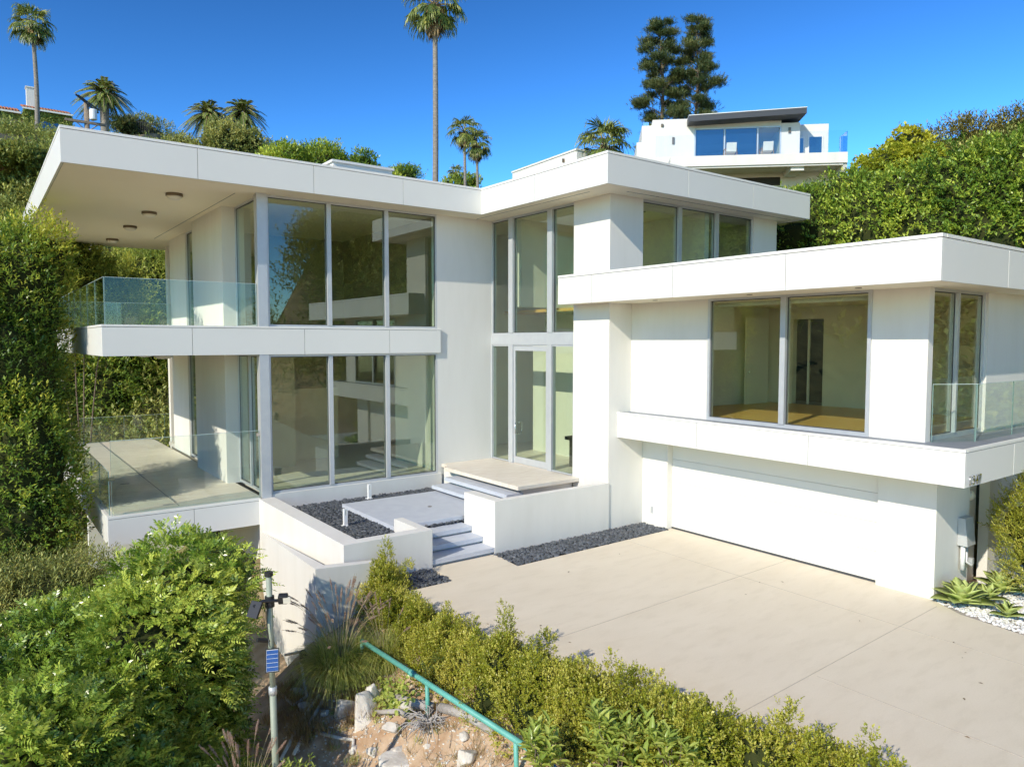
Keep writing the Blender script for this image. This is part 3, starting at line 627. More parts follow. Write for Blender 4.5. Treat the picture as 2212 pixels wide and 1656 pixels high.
def leaves(P, A, N, L, Wd, tone, T=T4):
    """P base points, A axis, N normal, L length, Wd width -> verts, faces, tone"""
    A = nrm(A); S = nrm(np.cross(N, A)); N = np.cross(A, S)
    tv, tf = T; n = len(P)
    V = P[:, None]+(A[:, None]*(tv[None, :, 0, None]*L[:, None, None])+S[:, None]*(tv[None, :, 1, None]*Wd[:, None, None])+N[:, None]*(tv[None, :, 2, None]*L[:, None, None]))
    F = tf[None]+(np.arange(n)*len(tv))[:, None, None]
    return V.reshape(-1, 3), F.reshape(-1, tf.shape[1]), np.repeat(tone, len(tv))
def leafobj(name, parts, mat, parent=None):
    """parts: list of (V,F,tone) with equal face size; local to parent's origin"""
    off = np.array(wloc(parent)) if parent is not None else np.zeros(3)
    v = []; f = []; tn = []; o = 0
    for V, F, t in parts: v.append(V-off); f.append(F+o); tn.append(t); o += len(V)
    v = np.concatenate(v); f = np.concatenate(f); tn = np.concatenate(tn)
    me = bpy.data.meshes.new(name)
    nv, nf, k = len(v), len(f), f.shape[1]
    me.vertices.add(nv); me.vertices.foreach_set('co', v.astype(np.float32).ravel())
    me.loops.add(nf*k); me.loops.foreach_set('vertex_index', f.astype(np.int32).ravel())
    me.polygons.add(nf); me.polygons.foreach_set('loop_start', np.arange(0, nf*k, k, dtype=np.int32))
    try: me.polygons.foreach_set('loop_total', np.full(nf, k, np.int32))
    except Exception: pass
    me.update(calc_edges=True)
    a = me.attributes.new('tone', 'FLOAT', 'POINT'); a.data.foreach_set('value', tn.astype(np.float32))
    me.materials.append(mat)
    return link(name, me, parent)
def lumpy(d, rg, amp=.18, k=5):
    """smooth random radial displacement for unit directions d"""
    w = np.zeros(len(d))
    for i in range(k):
        q = rg.normal(0, 1, 3)*(1.6+i*1.3); w += np.sin(d@q+rg.uniform(0, 6.28))/(1+.5*i)
    return 1+amp*w/1.6
def crown(lobes, n, rg, shell=.22, upbias=.25, amp=.2):
    """sprig anchors on lumpy ellipsoids: position, outward direction, tone. lobes: (c, r)"""
    w = np.array([(r[0]*r[1]+r[1]*r[2]+r[0]*r[2]) for c, r in lobes]); w = w/w.sum()
    P = []; D = []; Tn = []
    for (c, r), wi in zip(lobes, w):
        k = max(4, int(n*wi)); d = nrm(rg.normal(0, 1, (k, 3))+np.array([0, 0, upbias])); r = np.array(r)
        s = lumpy(d, rg, amp); dep = np.abs(rg.normal(0, shell, k)); s2 = s*(1-np.minimum(dep, .9))
        P.append(np.array(c)+d*r*s2[:, None]); D.append(nrm(d/r)); Tn.append(np.clip(.5+.9*(s-1)/max(amp, .01)*.25+.11*rg.normal(0, 1, k)+rg.normal(0, .12), 0, 1))
    P = np.concatenate(P); D = np.concatenate(D); Tn = np.concatenate(Tn)
    # drop what lies deep inside another lobe
    keep = np.ones(len(P), bool)
    for c, r in lobes: keep &= ~(np.sum(((P-np.array(c))/np.array(r))**2, -1) < .34)
    return P[keep], D[keep], Tn[keep]
def sprigs(P, D, Tn, rg, k=6, slen=.2, ll=.1, lw=.045, up=.5, droop=.0, T=T4, spread=.9, jit=.35):
    """leafy shoots: k leaves along a stem from each anchor"""
    n = len(P); ax = nrm(D+np.array([0, 0, up])+rg.normal(0, jit, (n, 3)))
    sl = slen*rg.uniform(.6, 1.35, n)
    out = []; side0 = nrm(np.cross(ax, rg.normal(0, 1, (n, 3)))); up2 = np.cross(ax, side0)
    for i in range(k):
        t = (i+.3)/k; ph = i*2.4+rg.normal(0, .3, n)
        rad = side0*np.cos(ph)[:, None]+up2*np.sin(ph)[:, None]
        base = P+ax*(sl*t)[:, None]-np.array([0, 0, 1])*(droop*sl*t*t)[:, None]
        A = nrm(ax*(.35+.65*t)+rad*spread*(1.15-.7*t)+np.array([0, 0, .10]))
        N = nrm(ax*.8+np.array([0, 0, .8])-rad*.1+rg.normal(0, .25, (n, 3)))
        s = rg.uniform(.7, 1.25, n)
        out.append(leaves(base, A, N, ll*s, lw*s, np.clip(Tn+.12*(t-.4), 0, 1), T))
    return out
def pinnate(P, D, Tn, rg, pairs=5, slen=.24, ll=.075, lw=.024, up=.35, T=T4, jit=.4, arch=.35):
    n = len(P); ax = nrm(D+np.array([0, 0, up])+rg.normal(0, jit, (n, 3))); sl = slen*rg.uniform(.65, 1.3, n)
    Z = np.array([0, 0, 1.]); side = nrm(np.cross(ax, Z+rg.normal(0, .8, (n, 3)))); nm = np.cross(side, ax)
    out = []
    for i in range(pairs):
        t = (i+1.2)/(pairs+1)
        base = P+ax*(sl*t)[:, None]-Z*(arch*sl*t*t)[:, None]
        tan = nrm(ax-Z*(2*arch*t)); sc = (1-.35*abs(t-.5))*rg.uniform(.85, 1.15, n)
        for sg in (-1, 1):
            A = nrm(tan*.55+side*sg+nm*.12+rg.normal(0, .1, (n, 3)))
            out.append(leaves(base, A, nrm(nm+rg.normal(0, .15, (n, 3))), ll*sc, lw*sc, Tn, T))
    end = P+ax*sl[:, None]-Z*(arch*sl)[:, None]
    out.append(leaves(end, nrm(ax-Z*2*arch), nm, np.full(n, ll), np.full(n, lw), Tn, T))
    return out
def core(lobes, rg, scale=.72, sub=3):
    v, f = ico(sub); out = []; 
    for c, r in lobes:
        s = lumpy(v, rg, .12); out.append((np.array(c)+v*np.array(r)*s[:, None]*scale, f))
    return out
def coreobj(name, lobes, mat, parent, rg, scale=.72):
    off = np.array(wloc(parent)); v = []; f = []; o = 0
    for V, F in core(lobes, rg, scale): v.append(V-off); f.append(F+o); o += len(V)
    me = bpy.data.meshes.new(name); setmesh(me, np.concatenate(v), np.concatenate(f)); me.materials.append(mat)
    return link(name, me, parent)
def branches(name, mat, parent, base, tips, rg, r0=.06, wob=.12, r1=.012):
    mb = MB(); b = Vector(base)
    for tp in tips:
        tp = Vector(tp); pts = []
        for i in range(6):
            t = i/5; p = b.lerp(tp, t); p.z += (tp.z-b.z)*.12*math.sin(math.pi*t)
            if 0 < i < 5: p += Vector(rg.normal(0, wob, 3))*.35
            pts.append(p)
        mb.tube(pts, [r0+(r1-r0)*(i/5)**.8 for i in range(6)], 6)
    return mb.build(name, mat, parent, smooth=True)
M['bark'] = pmat('grey_brown_bark', (.12, .085, .06), (.20, .155, .115), scale=6, rough=.9, bump=.5, bscale=25)
M['core_dark'] = pmat('core_shade', (.022, .030, .009), (.04, .045, .015), scale=3, rough=.95, spec=.1)  # near-black green paints the shade seen in gaps between leaves
# ================================================================ plants
LM = {}
M['straw'] = pmat('straw', (.36, .29, .16), rough=.8)
LM['ash'] = leafmat('ash_leaf', (.085,.155,.026), (.25,.37,.050), (.54,.60,.11), rough=.26, trans=.24, spec=.6)
LM['tips'] = leafmat('ficus_leaf_yellow_tips', (.064,.134,.023), (.191,.304,.040), (.620,.620,.086), rough=.36, trans=.32)
LM['dark'] = leafmat('dark_hedge_leaf', (.069,.144,.025), (.190,.311,.040), (.546,.620,.086), rough=.34, trans=.28)
LM['box'] = leafmat('boxwood_leaf', (.15,.185,.02), (.35,.375,.035), (.60,.56,.12), rough=.4, trans=.32)
LM['olive'] = leafmat('olive_scrub_leaf', (.124,.161,.044), (.289,.326,.083), (.552,.525,.151), rough=.55, trans=.25)
LM['scrub'] = leafmat('hill_scrub_leaf', (.117,.161,.040), (.270,.321,.073), (.527,.527,.131), rough=.55, trans=.25)
LM['vine'] = leafmat('yellow_green_vine', (.18,.23,.02), (.38,.42,.035), (.60,.58,.06), rough=.5, trans=.35)
LM['brown'] = leafmat('dry_brown_brush', (.13,.125,.035), (.26,.235,.065), (.38,.34,.10), rough=.7, trans=.2, spec=.2)
LM['palm'] = leafmat('palm_frond', (.073,.112,.029), (.182,.233,.053), (.512,.488,.122), rough=.4, trans=.2)
LM['dead'] = leafmat('dead_frond', (.143,.091,.042), (.260,.176,.085), (.390,.286,.143), rough=.8, trans=.15)
LM['pine'] = leafmat('pine_needle', (.036,.069,.024), (.097,.134,.045), (.234,.234,.072), rough=.5, trans=.15)
LM['bamboo'] = leafmat('bamboo_leaf', (.086,.129,.023), (.235,.300,.046), (.620,.620,.101), rough=.45, trans=.3)
LM['big'] = leafmat('broad_leaf', (.20,.29,.05), (.37,.45,.09), (.54,.57,.15), rough=.30, trans=.3)
LM['grass'] = leafmat('grass_blade', (.19,.25,.045), (.38,.43,.09), (.55,.52,.19), rough=.6, trans=.38)
LM['drygrass'] = leafmat('dry_grass', (.264,.187,.077), (.396,.297,.132), (.506,.396,.209), rough=.7, trans=.3)
LM['plume'] = leafmat('grass_plume', (.36,.25,.19), (.52,.39,.31), (.62,.52,.44), rough=.8, trans=.4)

def shrub(name, label, cat, lobes, mat, n, seed, kind='sprig', group=None, base=None, amp=.2, shell=.2, cores=.66, stems=0, upbias=.25, part='foliage', **kw):
    rg = np.random.default_rng(seed)
    cx = np.mean([c for c, r in lobes], axis=0)
    if base is None: base = (cx[0], cx[1], float(height(cx[0], cx[1])))
    t = empty(name, base, label, cat, group)
    P, D, Tn = crown(lobes, n, rg, shell, upbias, amp)
    ps = pinnate(P, D, Tn, rg, **kw) if kind == 'pinnate' else sprigs(P, D, Tn, rg, **kw)
    leafobj(part, ps, LM[mat], t)
    if cores: coreobj('dark_core', [q for q in lobes if q[1][0] > .3], M['core_dark'], t, rg, cores)  # solid lump behind the leaves, its dark colour stands in for shaded depth
    if stems:
        tips = [lobes[i % len(lobes)][0] for i in range(stems)]
        branches('stem', M['bark'], t, (base[0], base[1], base[2]-.1), tips, rg, r0=.02*max(1.5, np.mean([r[0] for c, r in lobes])*2))
    return t
# ---- foreground: feathery ash-like shrub below the terrace
ASH = [((2.55,12.4,.95),(1.0,1.0,.90)),((3.05,13.0,.35),(.62,.62,.7)),((1.86,11.4,.45),(1.13,1.13,.92)),((2.7,12.1,-.15),(.80,.80,.9)),((1.0,10.8,.08),(1.1,1.1,.8)),((2.4,11.5,-.95),(.80,.80,.75)),((2.11,12.5,.58),(.88,.88,.72)),((2.85,11.7,-.75),(.45,.45,.55)),((.3,9.6,.30),(.95,.95,.62)),((1.3,10.4,-.8),(1.3,1.5,1.0)),((1.0,9.3,-.75),(1.1,.9,.85)),((2.0,10.2,-1.35),(.85,.8,.85)),((.1,8.7,-.2),(.9,.8,.7))]
rs_ = np.random.default_rng(17)
for c, r in list(ASH):
    for q in range(4):
        d = nrm(rs_.normal(0, 1, 3)+np.array([-.2, -.5, .6])); ASH.append((tuple(np.array(c)+d*np.array(r)*.85), tuple(np.full(3, rs_.uniform(.22, .36)))))
shrub('feathery_shrub', 'big glossy green shrub with feathery leaflets in the lower left foreground', 'shrub', ASH, 'ash', 19000, 11, 'pinnate', stems=9, amp=.30, shell=.24, cores=.5, pairs=5, slen=.22, ll=.078, lw=.027, up=.5, T=T4)
shrub('yellow_green_shrub', 'yellow-green leafy shrub at the left edge behind the feathery shrub', 'shrub', [((.76,12.98,.21),(1.0,1.0,.78)),((.30,11.99,.05),(.89,.89,.77)),((1.35,13.93,.29),(.75,.75,.47)),((.5,12.4,-.9),(1.2,1.2,.9)),((-.4,12.6,.0),(.9,.9,.8))], 'ash', 6500, 12, 'pinnate', amp=.25, shell=.24, cores=.5, stems=4, pairs=4, slen=.2, ll=.075, lw=.026, up=.6)
shrub('twiggy_shrub', 'fine-leaved olive shrub in front of the dark tall trees at left', 'shrub', [((.96,15.97,.1),(.98,.98,.61)),((1.58,16.93,.1),(.68,.68,.47)),((.5,16.99,.18),(.67,.67,.54)),((1.0,16.3,-.9),(1.1,1.1,.8)),((-.3,16.2,.1),(.9,.9,.6))], 'olive', 4200, 13, stems=4, amp=.3, shell=.25, k=7, slen=.34, ll=.08, lw=.022, up=1.1)
# ---- tall trees at the left end of the terrace
LT1 = [((.86,22.98,6.0),(1.30,1.36,2.0)),((1.42,23.95,7.1),(1.0,1.11,1.15)),((.6,21.99,3.7),(1.33,1.33,2.08)),((1.35,24.6,4.6),(.9,.9,1.6)),((.9,20.98,2.0),(1.2,1.27,1.68)),((1.45,23.0,2.1),(.75,.8,1.28)),((.85,20.98,.5),(1.1,1.1,1.23)),((1.3,21.6,.4),(.7,.7,1.08)),((-.9,22.5,5.5),(1.4,1.4,2.4)),((-.8,22.0,2.0),(1.5,1.5,2.4))]
shrub('evergreen_tree', 'tall dark evergreen tree with bright yellow-green tips at the far left', 'tree', LT1, 'tips', 13500, 21, base=(.8,22.3,-3.6), stems=8, amp=.26, shell=.17, k=6, slen=.30, ll=.115, lw=.042, up=.45, cores=.74)
LT2 = [((3.7,33.6,7.2),(1.2,1.2,1.27)),((3.2,33.4,8.1),(1.0,1.1,.8)),((2.4,33.0,6.3),(1.19,1.19,1.51)),((4.7,34.6,6.6),(1.2,1.2,1.7))]
shrub('yellow_tree', 'yellow-green tree under the far end of the roof overhang', 'tree', LT2, 'bamboo', 4200, 22, stems=4, base=(3.4,33.8,-2.5), amp=.28, k=6, slen=.32, ll=.15, lw=.045, up=.2)
BACK = [((5.38,40.65,7.2),(1.77,1.77,1.82)),((7.39,41.35,8.26),(1.7,1.7,1.9)),((8.64,41.1,7.35),(1.48,1.48,2.66))]
shrub('bamboo_clump', 'upper bamboo screen seen behind the balcony glass', 'bamboo', BACK, 'bamboo', 4200, 23, stems=5, base=(7.2,41.2,.2), amp=.3, shell=.3, k=7, slen=.55, ll=.24, lw=.045, up=.1, droop=.5, cores=.6)
BACK2 = [((6.11,40.54,4.9),(1.79,1.79,2.07)),((8.14,41.2,4.4),(1.47,1.47,1.93)),((5.12,39.67,2.4),(1.65,1.65,1.78)),((7.27,40.35,2.3),(1.71,1.71,1.64)),((8.73,41.08,2.0),(1.09,1.09,1.95)),((3.4,40.0,3.4),(1.5,1.5,2.6)),((10.4,41.4,3.4),(1.5,1.5,2.6))]
shrub('bamboo_clump', 'dark bamboo thicket behind the lower terrace', 'bamboo', BACK2, 'tips', 5200, 24, stems=8, base=(6.6,40.4,.1), amp=.32, shell=.3, k=7, slen=.5, ll=.22, lw=.05, up=.0, droop=.5, cores=.6)
# ---- the tall ficus hedge on the right
FIC = [((23.2,14.42,9.0),(1.2,1.36,1.5)),((23.2,13.28,8.0),(1.2,1.29,1.84)),((23.9,13.07,9.5),(1.3,1.35,1.24)),((23.4,11.74,8.4),(1.3,1.38,1.9)),((23.5,10.85,9.2),(1.3,1.36,1.13)),((23.3,10.06,8.0),(1.3,1.4,1.5)),((23.5,9.56,9.15),(1.26,1.26,1.48)),((23.3,8.64,8.8),(1.3,1.3,1.55)),((23.1,7.88,8.9),(1.2,1.21,1.87)),((23.0,8.23,7.6),(1.3,1.41,1.2)),((23.0,14.78,7.6),(.98,1.1,1.3)),((22.9,7.04,8.2),(1.25,1.25,1.92)),((24.2,15.4,9.7),(.99,.99,.8)),((23.2,5.6,8.6),(1.3,1.3,2.2)),((23.3,15.9,7.8),(1.1,1.1,1.6)),((23.4,11.5,6.2),(1.1,4.6,1.8)),((23.6,17.2,8.4),(1.1,1.2,1.4))]
shrub('ficus_hedge', 'tall dense glossy green hedge behind the right wing', 'hedge', FIC, 'dark', 21000, 41, base=(23.4,11.5,0), amp=.25, shell=.19, k=6, slen=.24, ll=.125, lw=.055, up=.25, cores=.84)
VINE = [((30.15,15.71,11.5),(.98,.98,.86)),((31.43,15.4,12.3),(1.09,1.09,.78)),((32.58,15.31,13.3),(.85,.85,.69)),((31.87,14.47,12.2),(1.08,1.08,.86)),((31.35,13.16,11.2),(1.06,1.06,.92)),((31.2,16.6,11.0),(.8,.8,.8)),((31.6,14.6,10.2),(1.4,2.4,1.4))]
shrub('vine_thicket', 'bright yellow-green vine mound above the hedge on the right', 'vine', VINE, 'vine', 5200, 42, amp=.2, shell=.14, k=5, slen=.2, ll=.15, lw=.11, up=.1, cores=.8)
BR = [((35.02,14.75,13.4),(1.21,1.21,.92)),((35.34,13.96,13.7),(1.1,1.1,.81)),((35.65,13.16,13.2),(1.2,1.2,1.0)),((35.92,12.4,13.7),(1.09,1.09,1.3)),((36.13,11.3,13.0),(1.18,1.5,1.7)),((35.2,12.6,11.8),(1.2,3.2,1.5))]
shrub('brown_brush', 'dry brownish brush on the hilltop at the right edge', 'shrub', BR, 'brown', 4600, 43, amp=.35, shell=.3, stems=5, k=6, slen=.5, ll=.17, lw=.05, up=.9, cores=.55)
MID = [((33.5,11.5,12.0),(1.5,1.6,1.3)),((33.8,13.5,11.6),(1.4,1.5,1.2)),((32.5,9.5,11.2),(1.6,1.6,1.6)),((34.4,9.0,12.6),(1.4,1.6,1.6)),((31.5,11.6,10.6),(1.4,1.4,1.2))]
shrub('hill_shrub', 'olive shrubs between the hedge and the brown brush at right', 'shrub', MID, 'olive', 5200, 44, amp=.3, shell=.22, k=6, slen=.4, ll=.16, lw=.055, up=.5, cores=.7)
shrub('garden_shrub', 'yellowish shrub tops peeking over the upper roof below the neighbour balcony', 'shrub', [((25.2,17.6,9.9),(1.0,1.2,.7)),((25.6,18.9,10.3),(.9,1.0,.6)),((26.4,20.2,10.6),(.9,1.0,.5)),((25.4,16.3,9.8),(.9,1.0,.7))], 'tips', 2600, 45, base=(25.5,18,1), stems=4, amp=.25, k=6, slen=.32, ll=.14, lw=.055, up=.6)
# ---- shrub beside the garage pier
RSH = [((16.7,5.35,1.40),(.60,.60,.64)),((16.4,5.0,1.0),(.62,.62,.68)),((16.7,4.95,1.75),(.70,.70,.7)),((15.85,4.85,.75),(.45,.45,.36)),((16.9,4.2,1.2),(.9,.9,1.0))]
shrub('narrow_leaf_shrub', 'rounded narrow-leaved shrub at the right edge beside the garage pier', 'shrub', RSH, 'box', 4600, 51, base=(16.6,4.9,0), stems=6, amp=.2, shell=.22, k=8, slen=.2, ll=.062, lw=.016, up=.6, cores=.6)
# ---- clipped box hedge along the driveway, plant by plant
HB = [(6.60,13.15,.42,.36),(6.42,12.3,.46,.06),(6.36,11.4,.52,.14),(6.34,10.5,.50,.14),(6.36,9.7,.50,.10),(6.42,8.8,.54,.36),(6.46,7.9,.55,.44),(6.54,7.0,.55,.50),(6.62,6.15,.55,.56),(6.78,5.35,.52,.58),(7.05,4.75,.38,.62),(7.3,4.35,.32,.52),(7.45,3.95,.32,.55),(7.55,3.5,.31,.5)]
nm_ = ['first box shrub of the driveway hedge, tallest sprigs by the white wall', 'second box shrub of the driveway hedge from the white wall', 'third box shrub of the driveway hedge from the white wall', 'fourth box shrub of the driveway hedge from the white wall', 'fifth box shrub of the driveway hedge, before its highest sprig', 'box shrub with the tallest sprig in the middle of the driveway hedge', 'box shrub just after the tallest sprig of the driveway hedge', 'box shrub above the large-leaved plants, where the railing ends', 'box shrub behind the large-leaved plants near the bottom edge', 'box shrub right of the large-leaved plants at the bottom', 'loose upright box shrub standing alone beside its shadow on the driveway', 'small box shrub near the bottom edge, after the loose upright one', 'next to last small box shrub of the hedge at the bottom edge', 'last small box shrub of the hedge at the bottom edge']
for i, (x, y, r, h) in enumerate(HB):
    rr = random.Random(i+7); lob = [((x, y, h-.36), (r, r*1.05, .40))]
    for q in range(4): lob.append(((x+rr.uniform(-.3,.25)*r*1.6, y+rr.uniform(-.5,.5)*r*1.6, h-rr.uniform(.10,.30)), (r*.42, r*.42, rr.uniform(.20,.30))))
    lob.append(((x-.16, y, h-.75), (r*1.05, r*1.1, .5)))
    for q in range(4): lob.append(((x+rr.uniform(-.35,.3), y+rr.uniform(-.4,.4), h+rr.uniform(-.02,.10)), (.08, .08, rr.uniform(.12,.26))))
    if i in (0, 5): lob.append(((x+.05, y+.1, h+.22), (.10, .10, .34)))
    shrub('box_shrub', nm_[i], 'shrub', lob, 'box', 4200 if i < 10 else 1700, 60+i, group='box shrubs along the driveway', base=(x, y, float(height(x, y))), amp=.30, shell=.24, k=6, slen=.085, ll=.036, lw=.021, up=.75, cores=.66, spread=.8)

# ---- broad-leaved plants in the bottom foreground
def broad(c, n, rg, ll, h, spread):
    c = np.array(c); out = []
    for i in range(n):
        a = rg.uniform(0, 6.28); q = spread*math.sqrt(rg.uniform(0, 1)); p = c+np.array([q*math.cos(a), q*math.sin(a), h*rg.uniform(.45, 1.0)])
        k = rg.integers(6, 11); lean = nrm(np.array([math.cos(a)*.4*q/spread, math.sin(a)*.4*q/spread, 1.]))
        for j in range(k):
            b = j*2.4+rg.normal(0, .2); t = j/k
            out.append((p-lean*.10*(1-t)*1.2, np.array([math.cos(b)*(1.1-.6*t), math.sin(b)*(1.1-.6*t), .15+.85*t]), np.array([-math.cos(b)*.3, -math.sin(b)*.3, 1.]), ll*rg.uniform(.65, 1.15), rg.uniform(.25, .75)))
    P, A, N, L, T = [np.array(z) for z in zip(*out)]
    return [leaves(P, A, N, L, L*.36, T, T6)], [tuple(p) for p in P[::9]]
def broadplant(label, c, n, seed, ll=.16, h=.5, spread=.35, mat='big', grp=None):
    rg = np.random.default_rng(seed); t = empty('broad_leaf_plant', c, label, 'plant', grp)
    ps, tips = broad(c, n, rg, ll, h, spread); leafobj('leaves', ps, LM[mat], t)
    branches('stem', M['bark'], t, (c[0], c[1], c[2]-.1), tips[:12], rg, r0=.012, r1=.005, wob=.04)
broadplant('tall large-leaved plant in front of the lower end of the green railing', (5.35,6.6,-.5), 26, 71, .17, .95, .26)
broadplant('large-leaved plant in the middle of the bottom edge over the hedge', (5.95,5.95,-.3), 40, 72, .17, .95, .36)
broadplant('large-leaved plant at the bottom edge below the railing end', (5.3,5.95,-.65), 30, 73, .16, .62, .30)
broadplant('wide large-leaved plant at the bottom edge right of the railing', (6.3,5.35,-.25), 46, 74, .16, .90, .42)
broadplant('low large-leaved plant at the bottom edge among the rocks', (4.85,7.2,-1.1), 14, 75, .16, .40, .32)
broadplant('low large-leaved plant left of the railing end by the bottom edge', (4.40,7.55,-1.4), 12, 77, .14, .45, .26)
broadplant('low green leafy clump at the foot of the solar lamp pole', (3.15,8.95,-1.0), 40, 76, .085, .55, .36)
# ---- fountain grasses
def grass(label, c, n, seed, length=1.1, spread=.22, nplume=26, mat='grass', pl=1.15, plean=.55):
    rg = np.random.default_rng(seed); t = empty('fountain_grass', c, label, 'grass'); off = np.array(wloc(t))
    a = rg.uniform(0, 6.28, n); q = spread*np.sqrt(rg.uniform(0, 1, n)); B = np.array(c)+np.stack([q*np.cos(a), q*np.sin(a), np.zeros(n)], -1)
    b = a+rg.normal(0, .7, n); L = length*rg.uniform(.5, 1.15, n); lean = rg.uniform(.15, .95, n); S = 5
    dirs = np.stack([np.cos(b), np.sin(b)], -1); V = []; side = np.stack([-np.sin(b), np.cos(b), 0*b], -1)
    for i in range(S+1):
        u = i/S; out = L*lean*(.35*u+.65*u*u)*.8; up = L*(u*1.0-lean*.95*u*u*u)*.85
        p = B+np.stack([dirs[:, 0]*out, dirs[:, 1]*out, up], -1); w = .0075*(1-u*.85)
        V += [p-side*w, p+side*w]
    V = np.stack(V, 1); F = np.array([(2*i, 2*i+1, 2*i+3, 2*i+2) for i in range(S)])[None]+(np.arange(n)*2*(S+1))[:, None, None]
    leafobj('blades', [(V.reshape(-1, 3), F.reshape(-1, 4), np.repeat(rg.uniform(.1, .95, n), 2*(S+1)))], LM[mat], t)
    st_ = MB(); ps = []
    for i in range(nplume):
        al = rg.uniform(0, 6.28); ln = plean*rg.uniform(.2, 1.1); hh = pl*rg.uniform(.75, 1.15); pts = []
        for k in range(8):
            u = k/7; pts.append((c[0]+math.cos(al)*(.08+ln*u*u*.9)*1.0, c[1]+math.sin(al)*(.08+ln*u*u*.9), c[2]+hh*(u-.22*ln*u**3)))
        st_.tube(pts, .0025, 4); p0, p1 = np.array(pts[6]), np.array(pts[7]); ax = nrm(p1-p0); m = 150
        uu = rg.uniform(0, 1, m); base = p0+ax*(uu*.19)[:, None]; rd = nrm(rg.normal(0, 1, (m, 3))); s = np.sin(np.clip(uu, .03, .97)*np.pi)*.5+.5
        ps.append(leaves(base, nrm(ax+rd*.75), rd+.01, .040*s, np.full(m, .006), np.full(m, rg.uniform(.2, .8))))
    st_.build('stalks', M['straw'], t); leafobj('plumes', ps, LM['plume'], t)
grass('large fountain grass with pinkish plumes hanging beside the white wall corner', (4.98,11.75,-.95), 3000, 81, 1.3, .32, 56, pl=1.75, plean=.95)
grass('small fountain grass behind the top post of the green railing', (5.65,11.35,-.75), 900, 82, 1.0, .20, 12, pl=1.3)
grass('dry tan fountain grass at the bottom edge left of the pole', (2.55,9.0,-1.1), 900, 83, .9, .26, 26, mat='drygrass', pl=1.15, plean=.6)
rgd = np.random.default_rng(84)
def tufts(label, pts, n, seed, L=.28, mat='drygrass'):
    rg = np.random.default_rng(seed); ps = []
    for p in pts:
        a = rg.uniform(0, 6.28, n); P = np.array(p)+np.stack([rg.normal(0, .05, n), rg.normal(0, .05, n), np.zeros(n)], -1)
        A = np.stack([np.cos(a)*.7, np.sin(a)*.7, rg.uniform(.4, 1.2, n)], -1)
        ps.append(leaves(P, A, np.stack([np.cos(a), np.sin(a), -.2+0*a], -1), L*rg.uniform(.5, 1.2, n), np.full(n, .008), rg.uniform(0, 1, n)))
    o = leafobj('dry_grass', ps, LM[mat]); tag(o, label, 'grass', kind='stuff')
X = rgd.uniform(3.9, 5.4, 80); Y = rgd.uniform(10.4, 13.2, 80)
tufts('dry straw-coloured grass tufts on the soil below the retaining wall', np.stack([X, Y, height(X, Y)], -1), 70, 85)
X = rgd.uniform(4.4, 6.1, 60); Y = rgd.uniform(7.4, 10.8, 60)
tufts('thin dry grass tufts among the rocks below the railing', np.stack([X, Y, height(X, Y)], -1), 26, 86, .2)
X = rgd.uniform(4.1, 6.2, 46); Y = rgd.uniform(7.3, 12.6, 46)
tufts('small green weeds sprouting on the bare slope', np.stack([X, Y, height(X, Y)], -1), 40, 87, .12, 'big')
# ---- agaves
M['agave'] = pmat('agave_leaf', (.38,.45,.13), (.46,.52,.17), scale=3, rough=.5, spec=.4)
def agave(c, n, L, seed, label):
    rg = np.random.default_rng(seed); t = empty('agave', c, label, 'agave', 'agaves in the white gravel')
    mb = MB()
    for i in range(n):
        u = i/n; a = i*2.399+rg.normal(0, .08); el = R(8+70*u**1.1); l = L*(1.0-.45*u)*rg.uniform(.9, 1.08); w = l*.29
        d = Vector((math.cos(a)*math.cos(el), math.sin(a)*math.cos(el), math.sin(el))); s = Vector((-math.sin(a), math.cos(a), 0)); nn = s.cross(d)*-1
        if nn.z < 0: nn = -nn
        vs = []; prof = [(0,.55,.0),(.2,.72,.0),(.42,.98,.01),(.6,1.0,.02),(.76,.78,.02),(.9,.38,.0),(1,.02,-.02)]
        o = Vector((c[0], c[1], c[2]+.07+.10*u))
        for p, ww, b in prof:
            m0 = o+d*(l*p)+nn*(-.10*l*p*p+b*l); 
            vs += [m0-s*(w*ww)+nn*(.10*w*ww*2), m0+nn*(-.16*w*ww), m0+s*(w*ww)+nn*(.10*w*ww*2), m0-nn*(.035*l*(1-p)+.004)-nn*(.16*w*ww)]
        fs = []
        for k in range(len(prof)-1):
            b = 4*k; fs += [(b,b+1,b+5,b+4), (b+1,b+2,b+6,b+5), (b+2,b+3,b+7,b+6), (b+3,b,b+4,b+7)]
        mb.add(vs, fs)
    mb.build('leaf_rosette', M['agave'], t, smooth=True)
agave((14.93,5.78,0), 26, .60, 91, 'largest agave, standing at the foot of the garage pier')
agave((15.50,5.55,0), 15, .36, 92, 'small agave right beside the largest agave')
agave((16.25,5.60,0), 24, .54, 93, 'second largest agave, under the narrow-leaved shrub at the right edge')
agave((14.80,4.98,0), 12, .36, 94, 'lone small agave in the white gravel by the driveway edge')
